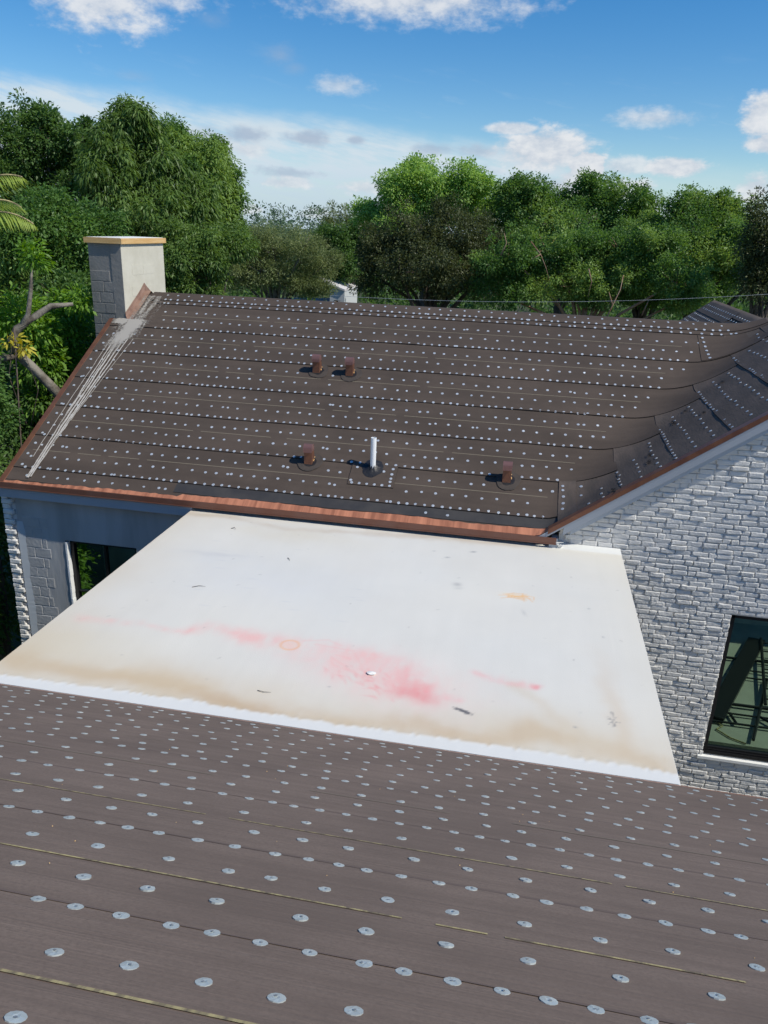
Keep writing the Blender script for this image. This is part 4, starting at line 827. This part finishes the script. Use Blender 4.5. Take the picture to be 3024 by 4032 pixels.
#            ll   lw  droop clump per   shell up fold inner
MANGO=(.19,.045,.9,.24,26); BROAD=(.13,.065,.15,.26,28); SMALL=(.085,.045,.1,.26,30); FINE=(.07,.028,.0,.24,30); BIG=(.26,.11,.3,.3,18)
TR={
'ficus_left':[(-16.92,24.78,9.39,1.11,0.94),(-15.86,25.47,9.18,1.11,0.83),(-17.70,24.22,8.73,1.41,1.46),(-16.46,25.08,8.22,1.52,1.14),(-15.22,25.85,8.77,0.91,0.94),(-17.23,24.56,7.40,1.52,1.14),(-15.65,25.59,7.65,1.21,0.94),(-16.53,25.04,6.81,2.02,0.94),(-15.10,25.92,9.39,0.40,0.42),(-16.63,24.97,9.79,0.40,0.31),(-16.19,25.26,9.83,0.30,0.26),],
'mango':[(-12.93,23.70,9.68,0.68,0.56),(-12.51,23.93,9.23,1.00,0.75),(-13.12,23.60,8.76,0.73,0.75),(-12.23,24.07,8.47,1.09,0.84),(-11.72,24.32,7.84,0.91,0.75),(-12.81,23.77,7.64,1.09,0.84),(-13.26,23.52,6.89,0.91,0.75),(-11.91,24.23,7.02,1.18,0.75),(-11.04,24.64,7.43,0.82,0.75),(-12.15,24.11,9.67,0.36,0.37),(-11.79,24.29,6.65,1.09,0.56),(-10.93,24.69,6.68,0.82,0.56),],
'right_of_mango':[(-14.07,29.85,9.65,0.89,0.69),(-13.59,30.07,9.16,1.00,0.92),(-12.73,30.44,9.03,1.00,0.80),(-12.94,30.36,8.30,1.22,1.03),(-12.23,30.65,8.25,0.67,1.03),(-12.44,30.57,7.32,0.89,1.03),(-13.74,30.01,9.68,0.39,0.40),(-12.45,30.56,9.49,0.33,0.34),(-12.10,30.70,6.68,0.67,0.57),],
'shrubby_left':[(-10.39,15.91,6.74,0.83,0.53),(-10.92,15.55,6.31,0.77,0.66),(-10.09,16.10,6.34,0.70,0.59),(-9.66,16.36,6.67,0.51,0.46),(-10.74,15.68,5.70,0.90,0.72),(-9.95,16.18,5.82,0.58,0.72),(-11.11,15.41,5.17,0.77,0.66),(-10.28,15.98,7.05,0.38,0.33),(-9.87,16.24,5.17,0.45,0.59),],
'behind_chimney':[(-10.12,21.76,6.28,0.73,0.50),(-9.49,22.05,6.02,0.97,0.67),(-9.78,21.92,5.31,1.05,0.67),(-8.82,22.32,6.19,0.81,0.50),(-10.29,21.68,5.44,0.57,0.75),(-10.50,21.58,6.27,0.49,0.58),],
'olive_mid':[(-12.01,31.81,5.90,1.26,0.71),(-10.74,32.26,6.15,1.15,0.65),(-11.34,32.05,5.12,1.72,0.94),(-9.94,32.51,5.47,1.15,0.83),(-12.52,31.61,4.89,1.26,0.94),(-9.34,32.69,6.20,0.69,0.59),(-10.15,32.45,4.65,1.37,0.59),(-9.03,32.78,5.30,0.80,0.71),(-9.6,33.5,4.25,.9,.32),(-8.9,33.6,4.45,.5,.3)],
'bright_top':[(-5.41,39.63,8.92,1.62,0.97),(-6.46,39.48,8.09,1.48,1.11),(-3.84,39.82,8.86,1.48,0.97),(-4.63,39.73,7.93,2.16,1.11),(-7.15,39.36,7.15,1.21,0.97),(-5.81,39.58,9.57,0.81,0.49),(-2.83,39.90,8.21,1.08,0.83),(-8.25,39.14,7.45,0.81,0.69),],
'dark_left':[(-4.75,30.63,6.49,1.57,1.18),(-6.07,30.40,5.98,1.15,0.97),(-3.24,30.83,6.81,1.67,1.18),(-3.93,30.75,5.50,2.09,1.18),(-5.84,30.44,4.96,1.15,0.86),(-2.05,30.93,6.13,1.46,1.29),(-2.44,30.90,5.00,1.67,0.86),],
'tall_mid':[(-0.64,37.99,8.21,1.54,1.05),(0.96,37.99,8.05,1.41,0.92),(2.23,37.93,8.51,1.15,0.92),(3.38,37.85,8.02,1.28,1.05),(4.28,37.76,7.73,0.77,0.92),(0.83,37.99,7.19,2.56,1.19),(3.09,37.87,6.95,1.92,1.05),(-1.44,37.97,8.30,0.77,0.79),(2.06,37.94,9.02,0.45,0.46),(4.40,37.74,8.36,0.38,0.40),(-0.92,37.99,8.84,0.51,0.40),(-1.70,37.96,7.32,1.02,1.05),],
'textured_mid':[(-1.02,28.98,6.13,1.17,0.80),(0.27,29.00,6.44,1.27,0.80),(1.60,28.96,6.24,1.27,0.91),(-0.23,29.00,5.31,1.47,0.80),(1.28,28.97,5.29,1.56,0.80),(2.69,28.87,5.70,1.27,1.01),(2.83,28.86,6.54,1.07,0.60),(3.75,28.76,5.92,0.88,1.11),(2.20,28.92,4.91,1.27,0.50),(-1.36,28.97,4.90,0.98,0.60),(4.6,28.6,5.6,.9,.8),(5.2,28.9,5.1,1.0,.7),(3.9,29.3,6.5,1.0,.8)],
'right_tree':[(5.48,32.54,7.94,0.89,0.69),(6.60,32.33,7.97,0.89,0.57),(6.28,32.40,7.34,1.67,0.80),(5.00,32.62,7.03,1.11,0.80),(7.30,32.18,7.38,1.00,1.03),(5.56,32.53,6.32,1.56,1.03),(7.15,32.22,6.30,1.56,1.03),(5.16,32.59,5.36,1.22,1.03),(6.61,32.33,5.35,1.67,0.92),(5.60,32.52,8.30,0.39,0.34),(6.63,32.33,8.32,0.33,0.29),],
'far_right':[(6.97,27.12,7.70,0.66,0.78),(6.89,27.14,6.96,0.75,0.87),(7.38,27.01,6.23,0.85,0.87),(7.06,27.10,5.68,0.85,0.78),],
'lower_left_a':[(-7.97,11.51,5.02,0.52,0.39),(-7.57,11.78,4.88,0.52,0.39),(-7.41,11.88,5.21,0.38,0.29),(-7.85,11.59,4.60,0.52,0.39),(-7.35,11.91,4.63,0.24,0.29),(-8.07,11.44,5.30,0.42,0.34),],
'lower_left_b':[(-7.47,10.02,4.38,0.42,0.48),(-7.36,10.10,4.07,0.38,0.43),(-7.57,9.95,3.66,0.38,0.35),(-7.74,9.81,4.06,0.51,0.56),],
'under':[(-8.05,10.21,2.28,0.44,0.90),(-8.18,10.11,0.96,0.39,0.90),(-8.21,10.08,2.95,0.53,0.90),],
'casuarina':[(-14.88,58.12,7.46,0.32,0.71),(-13.99,58.35,7.46,0.36,0.79),(-15.42,57.99,7.18,0.28,0.54),(-13.26,58.52,7.18,0.32,0.50),(-14.51,58.22,6.43,1.01,0.62),],
'mid_behind':[(-12.32,46.39,5.94,0.97,0.83),(-11.16,46.68,5.98,0.97,0.83),(-10.30,46.88,6.43,0.97,0.83),(-11.58,46.58,4.82,1.46,1.00),(-10.26,46.89,4.73,0.97,1.33),]
}
TR={k:list(map(tuple,v)) for k,v in TR.items()}
def deep(l,k=1.0,dy=.6,seed=0):
    r=random.Random(seed); out=[]
    for x,y,z,a,b in l:
        x+=r.uniform(-.1,.1); y+=r.uniform(-dy,dy); out.append((x,y,z,a*.74,b*.74))
        for q in range(11):
            u=r.uniform(0,6.283); w=r.uniform(-.6,1); c=math.sqrt(1-w*w); s=r.choice((.16,.22,.3,.4)); k_=r.uniform(.62,1.02)-s*.25
            out.append((x+math.cos(u)*c*a*k_,y+math.sin(u)*c*a*k_,z+w*b*k_*1.02,a*s,b*s*1.1))
        for q in range(3):                    # thin shoots breaking the outline
            u=r.uniform(-1,1); out.append((x+u*a*.8,y,z+b*math.sqrt(1-u*u*.6)*r.uniform(.9,1.06),a*.09,b*.20))
    return out
def deep0(l,k=1.0,dy=.6,seed=0):             # lobes get their own distance so the crown has depth
    r=random.Random(seed); return [(x+r.uniform(-.1,.1),y+r.uniform(-dy,dy),z,a*k,b*k) for x,y,z,a,b in l]
tree('tall broad dark green tree at the far left behind the shrubs','tree',deep(TR['ficus_left'],1,.9,1),52000,BROAD,LM['dark'],1,limbs=9,tr=.2)
tree('tall mango tree with drooping leaf tufts standing behind the chimney','tree',deep(TR['mango'],1,.8,2),44000,MANGO,LM['mango'],2,limbs=9,tr=.2)
tree('rounded green tree joining the right side of the tall mango tree','tree',deep(TR['right_of_mango'],1,.8,3),46000,(.15,.055,.5,.26,28),LM['mid'],3,limbs=7,tr=.18)
tree('bushy mixed green shrub tree at the left, in front of the tall trees','tree',deep(TR['shrubby_left'],1,.5,4),42000,SMALL,LM['mid'],4,limbs=6,tr=.09,name='shrub_tree')
tree('leafy green tree directly behind the chimney, right of its cap','tree',deep(TR['behind_chimney'],1,.6,5),30000,(.11,.04,.5,.22,26),LM['mango'],5,tr=.1)
tree('wide grey olive tree with thin leaves rising behind the roof ridge','tree',deep(TR['olive_mid'],1,1.,6),60000,(.095,.035,.1,.28,28),LM['olive'],6,bark=BARK,tr=.14,limbs=9)
tree('tall tree with bright lime green top behind the dark brownish tree','tree',deep(TR['bright_top'],1,1.,7),60000,(.15,.075,.2,.32,28),LM['bright'],7,tr=.2)
tree('broad dark brownish green tree right of the white far house','tree',deep(TR['dark_left'],1,1.,8),70000,(.11,.05,.3,.28,28),LM['brown'],8,tr=.2,limbs=8)
tree('tallest green tree in the middle of the right tree belt, knobbly top','tree',deep(TR['tall_mid'],1,1.,9),80000,(.13,.07,.2,.32,28),LM['mid'],9,tr=.22,limbs=9,extra=())
tree('wide bright textured green tree with reddish limbs beyond the ridge','tree',deep(TR['textured_mid'],1,1.,10),90000,(.095,.055,.2,.24,28),LM['mid'],10,bark=BARKR,tr=.14,limbs=10,sticks=(([(2.45,27.3,4.3),(2.62,27.4,4.78),(2.80,27.4,5.29),(2.85,27.5,5.75)],.028),([(2.62,27.4,4.78),(2.45,27.4,5.2)],.025),([(-.26,27.4,6.68),(.1,27.4,6.29),(.32,27.4,5.87),(.5,27.6,5.4)],.02),([(.1,27.4,6.29),(-.2,27.4,6.1)],.02),([(1.7,27.3,5.9),(1.85,27.4,5.5),(1.8,27.5,5.0)],.022),([(-1.2,27.4,6.2),(-1.05,27.4,6.6),(-1.15,27.4,6.9)],.025),([(3.6,27.4,4.5),(3.75,27.4,5.0)],.024)))
tree('green tree at the right with a pointed leafy skyline over the gable','tree',deep(TR['right_tree'],1,1.,11),80000,(.11,.06,.2,.28,28),LM['mid'],11,tr=.18,limbs=8)
tree('brownish thin leaved tree cut off by the right edge of the view','tree',deep(TR['far_right'],1,.6,12),16000,(.11,.045,.2,.28,26),LM['brown'],12,tr=.12)
tree('dark green tree filling the gap right of the white far house','tree',deep(TR['mid_behind'],1,1.,13),30000,(.18,.09,.2,.36,24),LM['dark'],13,tr=.18)
tree('green tree filling the dip between the middle tree belt and the right tree','tree',deep([(4.6,34,6.9,1.3,.9),(5.3,34,6.0,1.4,1.0),(4.2,34.5,6.0,1.2,1.),(3.6,34.5,6.6,1.2,.9),(4.4,34.2,5.0,1.6,.9)],1,.8,31),46000,(.11,.06,.2,.28,28),LM['mid'],31,tr=.16)
# low growth left of the house
la=[(-8.17,11.81,5.12,.50,.36),(-7.97,12.28,4.98,.42,.34),(-7.95,12.48,5.36,.36,.28),(-8.05,11.9,4.55,.45,.36),(-8.35,11.64,5.35,.42,.34),(-8.0,12.4,4.5,.35,.3),(-8.3,12.0,3.9,.4,.4),(-8.0,12.5,3.9,.35,.4)]
la=[(x*1.07,y*1.07,6.9+(z-6.9)*1.07,a,b) for x,y,z,a,b in la]
tree('lush shrub with broad bright leaves in the corner below the chimney','shrub',la,9000,(.13,.045,.25,.22,22),LM['lush'],21,tr=.05,name='shrub',limbs=5)
tree('cluster of yellow leaves beside the bent trunk at the left','shrub',[(-8.38,11.55,4.98,.14,.09),(-8.22,11.55,4.86,.11,.07)],64,(.12,.05,.3,.1,12),LM['yel'],22,tr=.015,name='yellow_plant',limbs=2)
tree('small leaved green bush low at the left, beside the copper roof edge','shrub',[(-8.05,10.02,4.45,.42,.42),(-8.0,10.2,4.07,.36,.40),(-8.15,9.95,3.66,.38,.35),(-8.3,9.81,4.06,.51,.56),(-7.85,9.7,3.35,.26,.3)],16000,(.06,.035,.1,.16,26),LM['mid'],23,tr=.05,name='bush')
tree('dark shaded bush low beside the brick corner at the left edge','shrub',[(-8.35,10.21,2.3,.6,.9),(-8.5,10.0,.9,.7,.9),(-8.3,10.08,2.95,.45,.5),(-8.6,8.6,.8,.8,.9),(-8.2,9.2,1.6,.45,.8)],14000,(.10,.05,.2,.2,24),LM['dark'],24,tr=.05,name='bush')
tree('deep green undergrowth bush behind the bent trunk','shrub',[(-9.3,13.2,3.6,1.0,1.0),(-8.6,13.8,2.6,.9,1.2),(-9.8,12.2,2.6,1.1,1.4),(-9.2,14.5,4.2,1.0,1.1),(-9.6,15.,5.0,1.0,.8)],22000,(.14,.06,.3,.26,24),LM['dark'],25,tr=.08,name='bush')
tree('small bright bush on the lawn, mirrored in the left window','shrub',[(-9.1,5.9,0.,.6,.6),(-8.6,6.6,-.3,.5,.4),(-9.6,5.2,.4,.6,.7)],7000,(.12,.05,.2,.2,22),LM['lush'],27,tr=.04,name='bush')
# bent trunk
bt=empty('tree',(-7.95,12.3,GZ),'bare bent trunk with pale patches curving up beside the left roof edge','tree')
mb=MB(); mb.tube([(-7.75,12.35,GZ-.1),(-7.80,12.30,2.2),(-7.90,12.20,3.55),(-8.02,12.08,4.0),(-8.30,11.89,4.44),(-8.46,11.78,4.66),(-8.53,11.74,4.92),(-8.44,11.80,5.10),(-8.19,11.96,5.31),(-7.98,12.11,5.47),(-7.70,12.32,5.50)],[.13,.11,.10,.085,.08,.085,.078,.075,.06,.05,.03],10)
mb.tube([(-8.40,11.82,5.12),(-8.29,11.91,5.33),(-8.24,11.93,5.58),(-8.20,11.96,5.82),(-8.17,12.0,6.15)],[.055,.042,.036,.03,.015],8); mb.tube([(-8.46,11.78,4.66),(-8.64,11.64,4.62),(-8.90,11.45,4.70)],[.06,.05,.03],8)
obj('trunk',mb.mesh('trunk',BARK,True),bt)
obj('crown',quads('crown',leaves([(-7.75,12.6,5.55,.25,.2),(-8.2,12.1,6.25,.22,.22),(-8.95,11.5,4.8,.25,.25)],1500,.10,.045,.2,.15,20,5),LM['lush']),bt)
# palm at the left edge
pm=empty('palm_tree',(-8.5,10.4,GZ),'palm with yellow green fronds reaching in at the left edge','palm')
mb=MB(); mb.tube([(-8.5,10.4,GZ-.1),(-8.52,10.42,3.),(-8.5,10.4,6.5)],[.13,.11,.09],10); obj('trunk',mb.mesh('trunk',BARK,True),pm)
def frond(p0,p1,p2,seed):
    r=np.random.default_rng(seed); p0,p1,p2=map(np.array,(p0,p1,p2)); V=[];n=34; mb=MB(); S=[]
    for k in range(n+1):
        t=k/n; p=(1-t)**2*p0+2*t*(1-t)*p1+t*t*p2; d=2*(1-t)*(p1-p0)+2*t*(p2-p1); d/=np.linalg.norm(d); S.append(tuple(p))
        if t<.12: continue
        L=.42*math.sin(math.pi*(.15+.8*t))**.7
        for sg in (-1,1):
            s=np.cross(d,(0,0,1.)); s/=np.linalg.norm(s); a=s*sg*.75+d*.55+np.array([0,0,-.35-.3*r.random()]); a/=np.linalg.norm(a); w_=np.cross(a,(0,0,1.)); w_/=np.linalg.norm(w_)
            q=p+a*L*.55; e=p+a*L+np.array([0,0,-.16*L]); V+=[p,q+w_*.011,e,q-w_*.011]
    mb.tube(S,[.012]*(n+1),5); return np.array(V),mb
for k,(a,b,c) in enumerate((((-8.4,10.4,6.75),(-7.8,10.55,7.55),(-7.28,10.7,7.40)),((-8.4,10.4,6.6),(-7.7,10.6,7.15),(-7.22,10.75,6.78)),((-8.4,10.4,6.7),(-8.0,11.0,7.3),(-7.9,11.5,7.0)),((-8.5,10.4,6.7),(-9.1,10.4,7.4),(-9.6,10.5,6.9)))):
    V,mb=frond(a,b,c,k); o=obj('frond',quads('frond',V,LM['palm']),pm); mb.obj('rib',[CHALK_N],o)
# thin feathery pines far off
for k,(x,y,h,r) in enumerate(((-15.42,57.99,8.1,.35),(-14.88,58.12,8.7,.38),(-13.99,58.35,8.6,.4),(-13.26,58.52,8.1,.38))):
    tree(('leftmost','tallest','second from right','rightmost')[k]+' of the four feathery pines on the distant skyline','tree',[(x,y,h-.5,r*.5,.45),(x+.1,y,h-1.2,r*.9,.6),(x-.1,y,h-2.1,r*1.2,.8),(x,y,h-3.2,r*1.4,.9)],1800,(.30,.05,-.5,.3,18),LM['olive'],40+k,bark=BARK,group='feathery pines on the skyline',tr=.07,name='pine_tree',limbs=2)
# far woods that close the horizon
fw=[]; r=np.random.default_rng(5)
for k in range(260):
    a=math.radians(r.uniform(-48,30)); d=r.uniform(70,190); s=1.6+d*.018; fw.append((d*math.sin(a),d*math.cos(a),r.uniform(3.2,6.4)+ (d-70)*.012,s*1.5,s*.85))
V1=leaves(fw,62000,.55,.30,.1,1.0,22,90); 
obj('distant_woods',quads('distant_woods',V1,LM['far']),kind='stuff')
fw=[]
for k in range(150):
    a=math.radians(r.uniform(-46,30)); d=r.uniform(36,66)
    if -17.5<math.degrees(a)<-11.5 and d<48: continue
    fw.append((d*math.sin(a),d*math.cos(a),r.uniform(1.2,3.6),2.0,1.5))
obj('undergrowth',quads('undergrowth',leaves(fw,50000,.32,.16,.1,.6,22,91),LM['dark']),kind='stuff')
# white far house
fh=empty('far_house',(-12.3,45,0),'white house with a pale sloping roof glimpsed between the trees','house')
WH=mat('white_wall',(.58,.60,.60),.7); RFW=mat('pale_roof',(.62,.60,.60),.7); ORG=mat('door_orange',(.62,.42,.16),.6); SHD=mat('grey_roof',(.16,.17,.18),.8)
mb=MB(); mb.box((-11.3,43.7,GZ),(-10.45,47,3.6)); mb.box((-15.5,44.2,GZ),(-11.31,47,2.6)); mb.obj('wall',[WH],fh)
mb=MB(); mb.prism([(-12.0,4.05),(-10.42,3.52),(-10.42,3.62),(-12.0,4.15)],1,43.6,47.2); mb.obj('roof',[RFW],fh)
mb=MB(); mb.prism([(-15.8,2.55),(-11.35,2.75),(-11.35,2.85),(-15.8,2.65)],1,43.2,47.2); mb.obj('roof',[SHD],fh)
wi=bpy.data.objects.new('window',None); put(wi,Matrix(),fh)
mb=MB(); mb.box((-11.05,43.66,2.30),(-10.70,43.70,3.0)); mb.obj('pane',[FRAME],wi)
mb=MB(); mb.box((-11.03,43.62,2.30),(-10.97,43.655,2.95)); mb.box((-10.78,43.62,2.3),(-10.73,43.655,2.98)); mb.obj('frame',[WH],wi)
mb=MB(); mb.box((-10.97,43.63,2.30),(-10.86,43.655,2.93)); mb.obj('shutter',[ORG],wi)
# a thin service wire beyond the ridge
mb=MB(); P_=[(-6.07,23.22,4.89)]
for k in range(25):
    t=k/24; x=-6.1+13.*t; P_.append((x,23.6,4.93+.72*t*t+.0*t-.15*t*(1-t)))
mb.tube(P_[1:],[.0045]*25,5); mb.obj('service_wire',[FASC],None,label='thin grey wire strung across in front of the trees beyond the ridge',category='wire')
